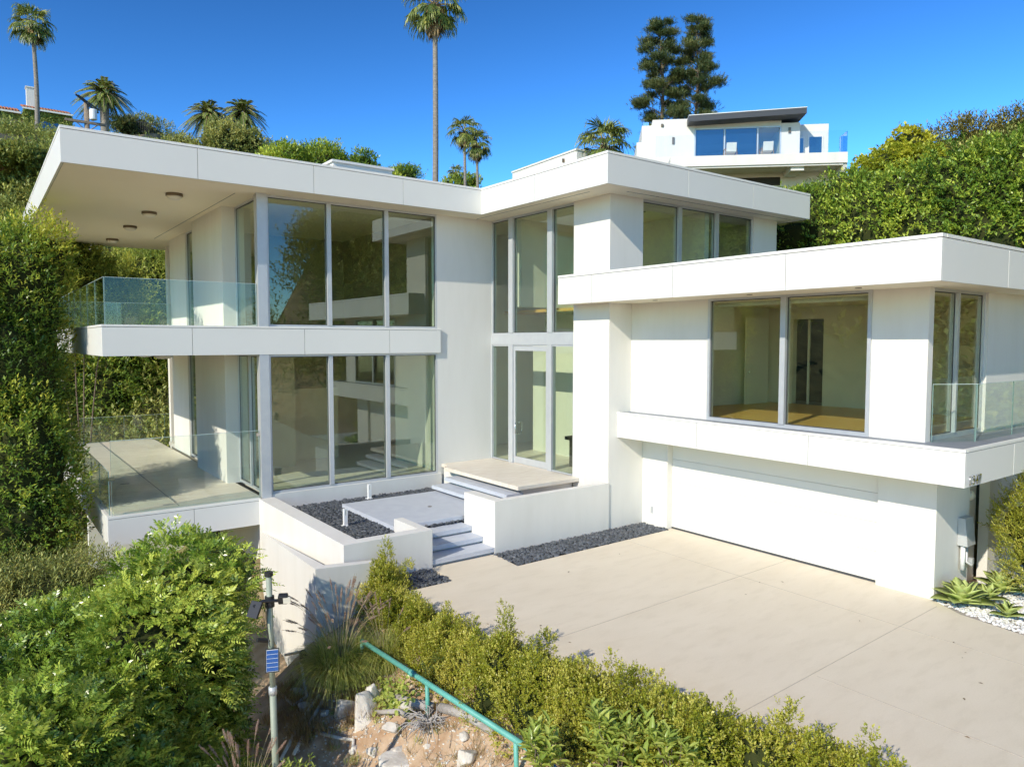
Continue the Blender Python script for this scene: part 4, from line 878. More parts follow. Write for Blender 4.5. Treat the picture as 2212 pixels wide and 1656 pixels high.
# ================================================================ palms, pines, hill and neighbours
M['palm_trunk'] = pmat('palm_trunk', (.19, .165, .14), (.30, .265, .23), scale=3, rough=.9, bump=.5, bscale=14, stretch=(1, 1, 4))
def fanpalm(label, base, top, seed, crownr=1.0, nl=34, r0=.24, skirt=1.0, bend=.3, group='fan palms'):
    rg = np.random.default_rng(seed); t = empty('fan_palm', base, label, 'palm tree', group)
    b, tp = Vector(base), Vector(top); pts = []; rs = []
    for i in range(15):
        u = i/14; p = b.lerp(tp, u); p.x += bend*math.sin(u*math.pi)*.6; p.y += bend*math.sin(u*2.2)*.3-bend*math.sin(2.2)*.3*u; pts.append(p); rs.append(r0*(1-.38*u)*(1+.03*(i % 2)))
    MB().tube(pts, rs, 12).build('trunk', M['palm_trunk'], t, smooth=True)
    c = np.array(tp); live = []; dead = []; pet = MB()
    for i in range(nl):
        u = i/nl; a = i*2.399+rg.normal(0, .15); el = R(78-132*u+rg.normal(0, 7)); d = np.array([math.cos(a)*math.cos(el), math.sin(a)*math.cos(el), math.sin(el)])
        pl = crownr*rg.uniform(.95, 1.3)*(1 if el > -.4 else .75); sag = .28*crownr*(math.cos(el)) 
        hub = c+d*pl-np.array([0, 0, sag*.5]); fd = nrm(d-np.array([0, 0, .45+.5*max(0, math.cos(el))])*.75)
        sd = nrm(np.cross(fd, [0, 0, 1.])+1e-6); nn = np.cross(sd, fd); m = 22
        an = np.linspace(-1.75, 1.75, m)+rg.normal(0, .04, m)
        A = fd[None]*np.cos(an)[:, None]+sd[None]*np.sin(an)[:, None]-np.array([0, 0, .25])
        L = crownr*.95*(1-.28*(np.abs(an)/1.75)**2)*rg.uniform(.85, 1.1, m); N = np.repeat(nn[None], m, 0)+rg.normal(0, .35, (m, 3))
        lf = leaves(np.repeat(hub[None], m, 0), A, N, L, np.full(m, .105*crownr), np.clip(rg.normal(.55-.25*u, .13), 0, 1)+np.zeros(m))
        # drooping tips of the segments
        tip = np.repeat(hub[None], m, 0)+nrm(A)*(L*.8)[:, None]
        lf2 = leaves(tip, A*.5-np.array([0, 0, .8]), N, L*.42, np.full(m, .05*crownr), np.clip(rg.normal(.55, .13), 0, 1)+np.zeros(m))
        live += [lf, lf2]; pet.tube([c, c+d*pl*.6, hub], [.03*crownr, .022*crownr, .015*crownr], 4)
    for i in range(int(40*skirt)):
        a = rg.uniform(0, 6.28); z = rg.uniform(.0, .9)*crownr*(.8+.6*skirt); m = 9
        hub = c+np.array([math.cos(a)*.28*crownr*rg.uniform(.6, 1.4), math.sin(a)*.28*crownr*rg.uniform(.6, 1.4), .15-z*.8]); an = rg.normal(0, .3, m)
        A = np.stack([math.cos(a)*.25+an*-math.sin(a), math.sin(a)*.25+an*math.cos(a), -np.ones(m)], -1)
        dead.append(leaves(np.repeat(hub[None], m, 0), A, np.array([[math.cos(a), math.sin(a), .2]]*m), crownr*rg.uniform(.5, .95, m), np.full(m, .10*crownr), rg.uniform(.1, .9, m)))
    leafobj('fronds', live, LM['palm'], t); leafobj('dead_skirt', dead, LM['dead'], t); pet.build('petioles', M['straw'], t)
fanpalm('tall fan palm on the left, above the tiled-roof house', (5.0,79.0,18.0), (5.31,79.4,33.3), 101, 1.1, 30, .24, 1.0, .5)
fanpalm('tallest fan palm, rising behind the roof and cut by the top edge', (27.2,46.6,3.0), (28.06,47.3,29.6), 102, 1.38, 28, .27, 1.3, .35)
fanpalm('left one of two close fan palms right of the tallest palm', (40.4,62.6,8.0), (40.71,62.99,26.2), 103, 1.0, 28, .2, 1.4, .3)
fanpalm('right one of two close fan palms, with drooping dark fronds', (42.2,62.8,8.0), (41.95,62.6,25.0), 104, .98, 26, .2, 1.6, .3)
fanpalm('low fan palm crown just over the upper roof near the neighbour house', (29.0,30.38,8.0), (29.0,30.38,15.9), 105, .95, 40, .22, .5, .1)
fanpalm('tiny distant fan palm in the dark tree group at centre', (69.2,110.2,24.0), (69.3,110.0,34.6), 106, .9, 26, .2, .8, .2)
def datepalm(label, base, top, seed, fl=2.6, nf=76, r0=.34, group='date palms'):
    rg = np.random.default_rng(seed); t = empty('date_palm', base, label, 'palm tree', group)
    MB().tube([base, tuple((Vector(base)+Vector(top))/2), top], [r0*1.1, r0, r0*1.15], 12).build('trunk', M['palm_trunk'], t, smooth=True)
    c = np.array(top); out = []; rk = MB()
    for i in range(nf):
        u = i/nf; a = i*2.399+rg.normal(0, .1); el = R(84-116*u**.9+rg.normal(0, 5)); L = fl*rg.uniform(.85, 1.08); m = 24
        h = np.array([math.cos(a), math.sin(a), 0]); tt = np.linspace(.12, 1, m)
        X = L*(math.cos(el)*tt+.10*tt*tt); Zz = L*(math.sin(el)*tt-(.42+.25*math.cos(el))*tt**2.2)
        P = c+h[None]*X[:, None]+np.array([0, 0, 1.])*Zz[:, None]; tan = nrm(np.gradient(P, axis=0)); sd = np.array([-math.sin(a), math.cos(a), 0.])
        nm = nrm(np.cross(np.repeat(sd[None], m, 0), tan)); tone = np.clip(rg.normal(.55-.2*u, .1), 0, 1)
        rk.tube([tuple(P[k]) for k in (0, 6, 12, 18, 23)], [.045, .035, .028, .02, .01], 4)
        for sg in (-1, 1):
            out.append(leaves(P, tan*.75+sd*sg*.75-np.array([0, 0, .18])+nm*.15, nm+sd*sg*.3, fl*.19*np.sin(np.clip(tt, .05, .93)*np.pi)**.5*rg.uniform(.85, 1.15, m), np.full(m, .085), np.full(m, tone)))
    leafobj('fronds', out, LM['palm'], t); rk.build('midribs', M['straw'], t)
datepalm('date palm on the hill behind the utility pole', (10.1,74.3,20.0), (10.15,74.31,26.9), 111, 2.35)
datepalm('left one of two date palms on the hill above the roof', (18.5,72.68,19.5), (18.5,72.68,26.2), 112, 2.3)
datepalm('right one of two date palms on the hill above the roof', (21.6,72.0,19.5), (21.4,71.9,26.7), 113, 2.3)
# ---- two tall pines
def pine(label, base, top, seed, rad=2.0):
    rg = np.random.default_rng(seed); t = empty('pine_tree', base, label, 'pine tree', 'tall pines behind the neighbour house')
    b, tp = Vector(base), Vector(top); H_ = (tp-b).length; tr = MB(); ps = []
    pts = [b.lerp(tp, i/8)+Vector((.12*math.sin(i*1.3), .1*math.cos(i*1.7), 0)) for i in range(9)]; tr.tube(pts, [.32*(1-.92*i/8) for i in range(9)], 8); tr.build('trunk', M['bark'], t, smooth=True)
    lim = MB(); P = []; D = []; Tn = []
    nb = 62
    for i in range(nb):
        u = .22+.78*(i/nb)**.95; o = np.array(b.lerp(tp, u)); a = i*2.399+rg.normal(0, .5); sh = min(1, (1-u)*2.3+.16)**.8*(.72+.28*min(1, (u-.2)*4))
        l = rad*(.10+.90*sh)*rg.uniform(.45, 1.05); d = np.array([math.cos(a), math.sin(a), .28+.5*u]); e = o+d*l; lim.tube([tuple(o), tuple(o+d*l*.5+np.array([0, 0, .1])), tuple(e)], [.06, .04, .015], 5)
        k = int(40+95*l); q = e+rg.normal(0, 1, (k, 3))*np.array([.50, .50, .22])*(.30+.55*l/rad)-d*(l*.22); P.append(q); D.append(nrm((q-o)+rg.normal(0, .6, (k, 3)))); Tn.append(np.clip(rg.normal(.5, .1, k)+rg.normal(0, .12), 0, 1))
    lim.build('limbs', M['bark'], t)
    P, D, Tn = np.concatenate(P), np.concatenate(D), np.concatenate(Tn)
    leafobj('needles', sprigs(P, D, Tn, rg, k=10, slen=.26, ll=.26, lw=.035, up=.5, spread=.8), LM['pine'], t)
pine('left one of two tall dark pines behind the neighbour house', (52.3,46.6,15.0), (51.89,46.98,34.2), 121, 2.6)
pine('right one of two tall dark pines behind the neighbour house', (54.2,44.7,15.0), (54.2,44.6,34.1), 122, 2.6)
# ---- trees standing out on the hill
def hilltree(label, c, r, mat, n, seed, group='trees on the hill', ll=.22, lw=.09, name='round_tree', **k):
    rr = random.Random(seed); lob = [(c, (r, r, r*.8))]
    for i in range(5): lob.append(((c[0]+rr.uniform(-.8,.8)*r, c[1]+rr.uniform(-.8,.8)*r, c[2]+rr.uniform(-.4,.5)*r), (r*.55, r*.55, r*.45)))
    shrub(name, label, 'tree', lob, mat, n, seed, group=group, stems=4, amp=.3, shell=.25, k=5, slen=.4, ll=ll, lw=lw, cores=.62, **k)
hilltree('grey-green round tree between the railing and the yellow trees on the hill', (14.6,79.5,25.2), 1.9, 'olive', 1500, 131)
hilltree('yellow-green tall tree in front of the paired date palms', (16.2,58.5,19.6), 2.1, 'olive', 2400, 132)
hilltree('yellow-green tree left of the tall one over the roof edge', (12.6,59.0,18.6), 2.0, 'olive', 2000, 133)
hilltree('dark green tree in the row over the roof, leftmost', (17.5,49.2,16.6), 1.5, 'dark', 1800, 134)
hilltree('dark green tree in the row over the roof, second from left', (19.7,48.3,16.9), 1.5, 'dark', 1800, 135)
hilltree('dark green tree in the row over the roof, third, above the white hatch', (21.6,47.4,16.5), 1.4, 'dark', 1700, 136)
hilltree('dark green tree in the row over the roof, low on the right', (23.3,46.8,15.2), 1.5, 'dark', 1700, 137)
hilltree('dark round tree just left of the tallest palm behind the roof', (33.2,61.7,20.0), 1.7, 'dark', 1300, 138)
hilltree('distant dark tree with tiny palms at centre', (70.2,109.6,32.2), 2.6, 'dark', 1300, 139, ll=.35, lw=.16)
hilltree('small dark cypress-like tree below the first date palm', (12.3,78.5,25.2), 1.0, 'pine', 900, 140)
hilltree('yellow-green shrub tops right behind the roof corner at centre', (34.0,46.5,13.3), 1.3, 'vine', 1300, 141)
# ---- scrub covering the hillside
rg = np.random.default_rng(151)
def scrubfield(name, label, n, fx, mat, seed, ll=.28, lw=.12, hmax=1.3, k=5, slen=.45, rad=(.7, 1.5)):
    rg = np.random.default_rng(seed); cs = fx(rg); per = max(8, n//len(cs)); P = []; D = []; Tn = []
    for c in cs:
        r = rg.uniform(*rad); hh = rg.uniform(.6, 1)*hmax; d = nrm(rg.normal(0, 1, (per, 3))+np.array([0, 0, .5])); d[:, 2] = np.abs(d[:, 2])
        s = lumpy(d, rg, .3)*(1-np.abs(rg.normal(0, .2, per))); p = np.array(c)+d*np.array([r, r, hh])*s[:, None]
        P.append(p); D.append(d); Tn.append(np.clip(rg.normal(.5, .12)+rg.normal(0, .08, per), 0, 1))
    P, D, Tn = map(np.concatenate, (P, D, Tn))
    o = leafobj(name, sprigs(P, D, Tn, rg, k=k, slen=slen, ll=ll, lw=lw, up=.5), LM[mat]); tag(o, label, 'scrub', kind='stuff')
def polar(n, a0, a1, r0, r1):
    def f(rg):
        a = np.radians(rg.uniform(a0, a1, n)); r = np.sqrt(rg.uniform(r0**2, r1**2, n)); x, y = r*np.sin(a), r*np.cos(a); return np.stack([x, y, height(x, y)-.15], -1)
    return f
scrubfield('hillside_scrub', 'olive scrub covering the hillside at left behind the house', 130000//5, polar(760, -6, 27, 40, 95), 'scrub', 152, rad=(.9, 1.9))
scrubfield('hillside_scrub', 'denser green scrub low on the hillside behind the left trees', 50000//5, polar(240, -4, 14, 34, 58), 'olive', 153, ll=.22, lw=.10, hmax=2.0)
scrubfield('hillside_scrub', 'scrub on the ridge behind the roofs at centre and right', 30000//5, polar(260, 27, 74, 40, 72), 'scrub', 154)
scrubfield('slope_scrub', 'ground cover on the slope falling away at the far left', 16000//5, lambda rg: (lambda x, y: np.stack([x, y, height(x, y)-.1], -1))(rg.uniform(-8, 2.6, 160), rg.uniform(11, 36, 160)), 'olive', 155, ll=.12, lw=.05, hmax=.9, slen=.25)
scrubfield('wooded_slope', 'wooded slope behind the viewpoint, mirrored in the big windows', 170000//5, polar(560, 78, 135, 22, 48), 'scrub', 156, ll=.28, lw=.14, hmax=3.2, rad=(1.4, 2.6), slen=.8)

scrubfield('wooded_slope', 'far wooded ridge to the west, seen only in the window reflections', 30000//5, polar(300, -85, -12, 55, 150), 'scrub', 157, ll=.9, lw=.5, hmax=4.5, rad=(3, 6), slen=1.4)

# ================================================================ neighbour house up the hill on the right
def localframe(o, yaw):
    return empty('neighbour_house', o, 'white modern neighbour house with a dark roof edge and blue windows on the hill', 'house', rotz=yaw)
depth = 49.0
def cam_at(px, py, dz):
    return Vector((0, 0, 5))+fwv*dz+rtv*((px-1106)/1570*dz)-upv*((py-828)/1570*dz)
o0 = cam_at(1500, 354, 51.6); o1 = cam_at(1808, 346, 50.5); dvec = (o1-o0); yaw = math.atan2(dvec.y, dvec.x)
NH = localframe((o0.x, o0.y, o0.z), yaw)
k = dvec.length/308
def nb(name, mat, parent, px0, px1, py0, py1, d0, d1, **kw):
    """box in the house's own frame: metres right of the window edge, metres up from the balcony floor, depth behind the facade"""
    return MB().box((px0-1500)*k, (px1-1500)*k, d0, d1, (352-py1)*k, (352-py0)*k).build(name, mat, parent, local=True, **kw)
st = M['stucco']
nb('wall', st, NH, 1406, 1500, 252, 420, 0, 9)
nb('wall', st, NH, 1383, 1406, 262, 420, .25, 8)
nb('wall', st, NH, 1372, 1383, 297, 420, .5, 7)
nb('wall', st, NH, 1688, 1728, 268, 354, 0, 9)
nb('wall', st, NH, 1500, 1688, 262, 276, .05, 9)
nb('wall', st, NH, 1728, 1800, 262, 354, 1.2, 9)
nb('interior_wall', M['int_white'], NH, 1500, 1688, 270, 352, 4.2, 4.4)
nb('interior_floor', M['wood_floor'], NH, 1500, 1688, 351, 353, .3, 4.2)
rf = MB().add([(-.55,-1.15,3.02),(7.3,-1.15,3.30),(7.3,8,3.30),(-.55,8,3.02),(-.55,-1.15,2.62),(7.3,-1.15,2.92),(7.3,8,2.92),(-.55,8,2.62)], [(0,1,2,3),(7,6,5,4),(0,4,5,1),(1,5,6,2),(2,6,7,3),(3,7,4,0)]).build('roof', pmat('dark_roof_edge', (.05,.055,.065), rough=.6), NH, local=True)
MB().add([(-.56,-1.17,3.025),(7.32,-1.17,3.305),(7.32,8,3.305),(-.56,8,3.025),(-.56,-1.17,3.07),(7.32,-1.17,3.35),(7.32,8,3.35),(-.56,8,3.07)], [(3,2,1,0),(4,5,6,7),(1,5,4,0),(2,6,5,1),(3,7,6,2),(0,4,7,3)]).build('flashing', M['coping'], rf, local=True)
wf = MB()
for px in (1500, 1565, 1637, 1686): wf.box((px-1500)*k-.04, (px-1500)*k+.06, -.02, .10, 0, 2.42)
wf.box(0, 188*k, -.02, .10, 2.36, 2.46); wfo = wf.build('window', M['alu'], NH, local=True)
blue = glassmat('blue_tinted_glass', (.34,.46,.54), .14)
for a, b in ((1503, 1563), (1568, 1635)): nb('pane', blue, wfo, a, b, 277, 351, .03, .05)
nb('pane', M['glass'], wfo, 1640, 1684, 277, 351, .03, .05)
for a, b, c in ((1729, 1745, 293), (1758, 1785, 291)):
    w_ = nb('window', M['coping'], NH, a-3, b+3, c-4, 353, 1.14, 1.19); nb('pane', blue, w_, a, b, c, 351, 1.11, 1.139)
nb('balcony_slab', st, NH, 1440, 1808, 352, 374, -2.2, 1.18)
nb('beam', st, NH, 1695, 1722, 374, 386, -1.9, .1); nb('beam', st, NH, 1410, 1800, 374, 378, -2.1, -1.6)
nb('lower_wall', st, NH, 1500, 1800, 374, 430, .35, 8); nb('lower_window', M['dark_int'], NH, 1560, 1690, 384, 402, .30, .348)
MB().add([(300*k,-1.2,-2.9),(309*k,-1.2,-2.9),(309*k,.35,-2.9),(300*k,.35,-2.9),(300*k,-2.1,-.7),(309*k,-2.1,-.7),(309*k,.35,-.7),(300*k,.35,-.7)], [(3,2,1,0),(4,5,6,7),(1,5,4,0),(2,6,5,1),(3,7,6,2),(0,4,7,3)]).build('bracket_wall', st, NH, local=True)
nb('chimney_cap', M['chrome'], NH, 1388, 1401, 243, 262, 1.5, 1.95)
gr = nb('glass_railing', glassmat('blue_railing_glass', (.95,.97,.98), .025, .7), NH, 1408, 1808, 306, 351.5, -2.1, -2.08); nb('rail_end', glassmat('blue_railing_end', (.6,.76,.9), .06), NH, 1806, 1808, 308, 351.5, -2.06, -.6)
nb('wall_sconce', M['bronze'], NH, 1450, 1455, 292, 307, -.08, 0); nb('wall_sconce', M['bronze'], NH, 1703, 1708, 279, 291, -.08, 0); nb('vent_pipe', M['bronze'], NH, 1425, 1430, 262, 268, -.1, 0)
# low block of the same house further left
LBp = cam_at(1107, 404, 46.0); LBq = cam_at(1246, 352, 40.5)
lbv = LBq-LBp; ly = math.atan2(lbv.y, lbv.x); LBO = empty('garden_building', (LBp.x, LBp.y, LBp.z), 'low white flat-roofed building with palm shadows left of the neighbour house', 'building', rotz=ly)
Lw = math.hypot(lbv.x, lbv.y)
zt = cam_at(1107, 374, 46.0).z-LBp.z
MB().box(0, Lw, 0, 6, -3, zt).build('wall', st, LBO, local=True); MB().box(-.05, Lw+.05, -.05, 6.05, zt, zt+.09).build('coping', M['coping'], LBO, local=True)
MB().box(Lw-1.2, Lw-1.12, -.12, 0, zt-.45, zt-.25).build('spotlight', M['bronze'], LBO, local=True)
# lounge chairs on the neighbour balcony
M['teak'] = pmat('teak', (.30,.17,.08), rough=.6)
def lounge(px, label):
    p = cam_at(px, 352, 49.6-.7); p.z = o0.z+.02
    loc = NH.matrix_basis if False else None
    u = (px-1500)*k; c, s = math.cos(yaw), math.sin(yaw)
    t = empty('lounge_chair', (o0.x+u*c+1.3*s, o0.y+u*s-1.3*c, o0.z+.01), label, 'chair', 'lounge chairs on the neighbour balcony', rotz=yaw)
    MB().box(-.33,.33,-.35,.35,.30,.46).build('seat_cushion', M['coping'], t, local=True, bevel=.04)
    MB().add([(-.33,.30,.40),(.33,.30,.40),(.33,.42,.40),(-.33,.42,.40),(-.33,-.42+.9,.95),(.33,.48,.95),(.33,.60,.95),(-.33,.60,.95)], [(3,2,1,0),(4,5,6,7),(1,5,4,0),(2,6,5,1),(3,7,6,2),(0,4,7,3)])
    MB().add([(-.33,-.42,.35),(.33,-.42,.35),(.33,-.30,.35),(-.33,-.30,.35),(-.33,-.56,.92),(.33,-.56,.92),(.33,-.46,.92),(-.33,-.46,.92)], [(3,2,1,0),(4,5,6,7),(1,5,4,0),(2,6,5,1),(3,7,6,2),(0,4,7,3)]).build('backrest', M['coping'], t, local=True)
    for sx in (-1, 1):
        MB().tube([(sx*.38,-.40,0),(sx*.38,-.30,.58),(sx*.38,.30,.60),(sx*.38,.38,0)], .028, 6).build('arm_frame', M['teak'], t, local=True)
lounge(1571, 'left one of two white lounge chairs on the neighbour balcony'); lounge(1648, 'right one of two white lounge chairs on the neighbour balcony')

# ================================================================ tiled-roof house, pole and railings on the hill at left
M['ivy_wall'] = pmat('plain_ochre_wall', (.42,.36,.25), (.36,.31,.21), scale=1, rough=.9)
M['tile'] = pmat('red_clay_tile', (.36,.12,.06), (.46,.19,.10), scale=9, rough=.85)
TH = empty('tiled_roof_house', (6.0,96.0,26.0), 'ivy-covered house with a red tiled roof and white chimney on the hilltop at left', 'house')
def tiled(x0, x1, y0, y1, z0, z1):
    mb = MB(); n = int((x1-x0)/.28)
    for i in range(n):
        xa = x0+i*.28; mb.tube([(xa+.14, y0-.3, z0), (xa+.14, y1, z1)], .125, 6)
    mb.add([(x0,y0-.25,z0-.05),(x1,y0-.25,z0-.05),(x1,y1,z1-.05),(x0,y1,z1-.05)], [(0,1,2,3)]); return mb
box('wall', M['ivy_wall'], TH, 5.4, 9.6, 95.5, 103, 22, 29.0); box('wall', M['ivy_wall'], TH, -6, 5.35, 96.5, 103, 22, 28.6)
tiled(5.2, 9.9, 95.3, 99, 29.05, 30.2).build('roof', M['tile'], TH, smooth=True); tiled(-6.2, 5.1, 96.3, 99.5, 28.75, 29.8).build('roof', M['tile'], TH, smooth=True)
box('gutter', M['coping'], TH, 5.2, 9.9, 95.0, 95.2, 28.85, 29.02); box('gutter', M['coping'], TH, -6.2, 5.1, 96.0, 96.2, 28.5, 28.68)
box('chimney', M['stucco'], TH, 5.7, 6.7, 96.6, 97.6, 29.0, 31.6); box('chimney', M['coping'], TH, 5.62, 6.78, 96.52, 97.68, 31.6, 31.72)
for x0, x1, y, z0, z1 in ((7.0, 8.6, 95.5, 26.8, 27.9), (1.9, 2.9, 96.5, 27.0, 27.9)):
    w_ = box('window', M['coping'], TH, x0-.12, x1+.12, y-.06, y-.001, z0-.12, z1+.12); box('pane', blue, w_, x0, x1, y-.09, y-.062, z0, z1)
TH.location.z += 1.1
rgi = np.random.default_rng(161); n = 2600
P = np.stack([rgi.uniform(5.4, 9.7, n), np.full(n, 95.4), rgi.uniform(28.0, 28.9, n)], -1); P2 = np.stack([rgi.uniform(5.3, 6.8, 800), np.full(800, 95.4), rgi.uniform(26, 28.6, 800)], -1); P3 = np.stack([rgi.uniform(8.8, 9.8, 900), np.full(900, 95.4), rgi.uniform(26, 28.6, 900)], -1); P4 = np.stack([rgi.uniform(-6, 5.2, 900), np.full(900, 96.4), rgi.uniform(28.0, 28.5, 900)], -1)
P = np.concatenate([P, P2, P3, P4]); n = len(P)
P[:, 2] += 1.1
leafobj('ivy', [leaves(P, rgi.normal(0, 1, (n, 3))*[1, .4, 1]-[0, .2, .3], np.repeat([[0, -1., .4]], n, 0)+rgi.normal(0, .3, (n, 3)), rgi.uniform(.18, .34, n), rgi.uniform(.14, .24, n), rgi.uniform(.2, .8, n))], LM['scrub'], TH)
M['pole_wood'] = pmat('pole_wood', (.21,.165,.12), (.29,.235,.18), scale=8, rough=.9)
scrubfield('hillside_scrub', 'scrub growing in front of the brown retaining wall at the left edge', 2600, lambda rg: np.stack([rg.uniform(-1.5, 4.2, 26), rg.uniform(57.6, 58.8, 26), rg.uniform(16.3, 17.2, 26)], -1), 'scrub', 158, hmax=1.0)
scrubfield('hillside_scrub', 'dense scrub filling the hillside at the far left edge', 9000, polar(110, -3, 6, 40, 62), 'scrub', 159, hmax=1.7, rad=(1.0, 1.9))
UP = empty('utility_pole', (5.5,46.7,5.0), 'wooden utility pole with a transformer and crossarm behind the left roof corner', 'utility pole')
MB().tube([(5.5,46.7,3.0),(5.5,46.7,18.1)], [.16,.13], 10).build('pole', M['pole_wood'], UP, smooth=True)
MB().box(4.45,6.45,46.55,46.68,16.95,17.08).build('crossarm', M['pole_wood'], UP)
MB().tube([(5.0,46.6,16.95),(5.5,46.6,16.5),(6.0,46.6,16.95)], .03, 5).build('brace', M['pole_wood'], UP)
MB().lathe((5.80,46.55,17.2), [(.17,0),(.19,.05),(.19,.5),(.16,.56),(.05,.58)], 14).build('transformer', M['white_metal'], UP)
MB().tube([(4.95,46.2,18.32),(6.1,46.9,17.72)], .05, 6).build('top_arm', M['gasket'], UP); MB().tube([(5.1,46.5,18.38),(6.15,46.9,17.85)], .04, 6).build('top_arm', M['gasket'], UP)
UB = empty('patio_umbrella', (11.65,84.2,25.2), 'closed turquoise patio umbrella under the first date palm', 'umbrella')
MB().lathe((11.65,84.2,26.2), [(.16,0),(.22,.3),(.14,.9),(.05,1.5),(.02,1.7)], 8).build('canopy', pmat('turquoise_cloth', (.03,.30,.42), rough=.8), UB); MB().tube([(11.65,84.2,25.0),(11.65,84.2,27.9)], .03, 6).build('pole', M['pole_wood'], UB)
DK = empty('metal_railing', (14.2,77.5,25.0), 'black metal railing of a hillside deck right of the date palm', 'railing')
mb = MB(); p0, p1 = Vector((12.6,78.5,25.1)), Vector((14.9,76.0,24.4))
mb.tube([p0+Vector((0,0,1)), p1+Vector((0,0,1))], .03, 5); mb.tube([p0+Vector((0,0,.1)), p1+Vector((0,0,.1))], .03, 5)
for i in range(18): q = p0.lerp(p1, i/17); mb.tube([q, q+Vector((0,0,1))], .015, 4)
mb.build('bars', M['gasket'], DK); MB().obox((12.6,78.5), (14.9,76.0), .9, 24.0, 24.5).build('deck', M['pole_wood'], DK)
RW = empty('concrete_retaining_wall', (2.6,59.5,15.0), 'brown concrete retaining wall at the left edge of the hillside', 'wall')
MB().add([(-2,59,12),(3.4,60.5,12),(3.4,61,12),(-2,59.5,12),(-2,59,19.5),(3.4,60.5,18.7),(3.4,61,18.7),(-2,59.5,19.5)], [(3,2,1,0),(4,5,6,7),(1,5,4,0),(2,6,5,1),(3,7,6,2),(0,4,7,3)]).build('wall_body', pmat('brown_concrete', (.45,.29,.16), rough=.9), RW)
# ================================================================ the rocky slope: pole, railing, pipes, rocks
M['green_paint'] = pmat('turquoise_green_paint', (.10,.36,.30), (.16,.46,.40), scale=3, rough=.5, detail=8, lo=.4, hi=.75)
M['pole_green'] = pmat('grey_green_pole', (.27,.31,.24), (.33,.36,.28), scale=5, rough=.55)
rl = empty('green_railing', (5.5,9.6,-.8), 'turquoise green pipe railing running down along the box hedge', 'railing')
A0, A1 = Vector((5.33,11.62,-.25)), Vector((5.62,7.15,-.26))
MB().tube([A0, A1], .042, 12).build('rail_pipe', M['green_paint'], rl, smooth=True)
cp = MB(); q = A0.lerp(A1, .36); dr_ = (A1-A0).normalized(); cp.tube([q-dr_*.05, q+dr_*.05], .052, 12); cp.build('coupling', M['green_paint'], rl, smooth=True)
for u in (.0, .46, .93):
    q = A0.lerp(A1, u); g = float(height(q.x, q.y)); MB().tube([(q.x, q.y, q.z), (q.x+.02, q.y, g-.2)], .035, 10).build('railing_post', M['green_paint'], rl, smooth=True)
MB().tube([A1, A1+Vector((.12,-.7,-.12))], .035, 10).build('rail_end', pmat('blue_paint', (.03,.22,.36), rough=.5), rl, smooth=True)
# solar lamp pole
pb = Vector((2.97,9.10,-1.35)); ptp = Vector((2.93,9.14,2.03))
sp = empty('solar_lamp_pole', pb, 'grey-green pole with two solar lamps and a small solar panel', 'pole')
def pp(z): return pb.lerp(ptp, (z-pb.z)/(ptp.z-pb.z))
MB().tube([pb, pp(.55)], .042, 14).build('pole', M['pole_green'], sp, smooth=True); MB().tube([pp(.55), ptp], .036, 14).build('pole', M['pole_green'], sp, smooth=True)
MB().tube([pp(.49), pp(.59)], .052, 14).build('coupling', M['meter'], sp, smooth=True)
MB().tube([ptp, ptp+Vector((0,0,.05))], .055, 12).build('pole_cap', M['black'], sp)
def tilted(c, w, h, t, yaw, pitch):
    Rm = Matrix.Rotation(yaw, 4, 'Z') @ Matrix.Rotation(pitch, 4, 'X'); b = MB().box(-w/2, w/2, -t/2, t/2, -h/2, h/2)
    b.v = [tuple(Vector(c)+Rm @ Vector(v)) for v in b.v]; return b
a = tilted(pp(1.68)+Vector((-.21,-.07,-.02)), .165, .20, .03, R(-62), R(-30)); l1 = a.build('solar_panel', M['black'], sp)
a = tilted(pp(1.71)+Vector((.14,-.10,.025)), .12, .12, .09, R(-28), R(14)); l2 = a.build('flood_lamp', M['black'], sp, bevel=.015)
a = tilted(pp(1.71)+Vector((.168,-.155,.012)), .09, .08, .02, R(-28), R(14)); a.build('lens', M['lamp_white'], l2)
MB().tube([pp(1.71)+Vector((-.22,-.05,-.02)), pp(1.71)+Vector((-.1,-.05,.03)), pp(1.71)+Vector((.12,-.08,0))], .022, 8).build('lamp_arm', M['black'], sp)
a = MB(); a.tube([pp(1.63), pp(1.77)], .06, 12); a.build('bracket', M['black'], sp)
MB().tube([pp(1.22)+Vector((-.18,-.02,.03)), pp(1.19)], .028, 8).build('small_arm', M['black'], sp)
fr = tilted(pp(.97)+Vector((-.02,-.09,0)), .17, .29, .024, R(-22), R(-14)); fr = fr.build('solar_panel', M['black'], sp)
Mp = pmat('blue_solar_cells', (.010,.045,.22), (.012,.06,.28), scale=20, rough=.25, spec=.6)
Rm = Matrix.Rotation(R(-22), 4, 'Z') @ Matrix.Rotation(R(-14), 4, 'X'); cc = pp(.97)+Vector((-.02,-.09,0))
for i in range(5):
    b = MB().box(-.069, .069, -.0165, -.013, -.128+i*.0515, -.128+i*.0515+.0475); b.v = [tuple(cc+Rm @ Vector(v)) for v in b.v]; b.build('solar_cell', Mp, fr)
b = MB().box(-.071, .071, -.0150, -.0123, -.131, .131); b.v = [tuple(cc+Rm @ Vector(v)) for v in b.v]; b.build('cell_backing', M['coping'], fr)
MB().tube([pp(1.68)+Vector((-.05,-.05,0)), pp(1.42)+Vector((-.06,-.05,0)), pp(1.24)+Vector((-.05,-.06,0)), pp(1.15)+Vector((-.05,-.1,0))], .008, 5).build('cable', M['black'], sp)
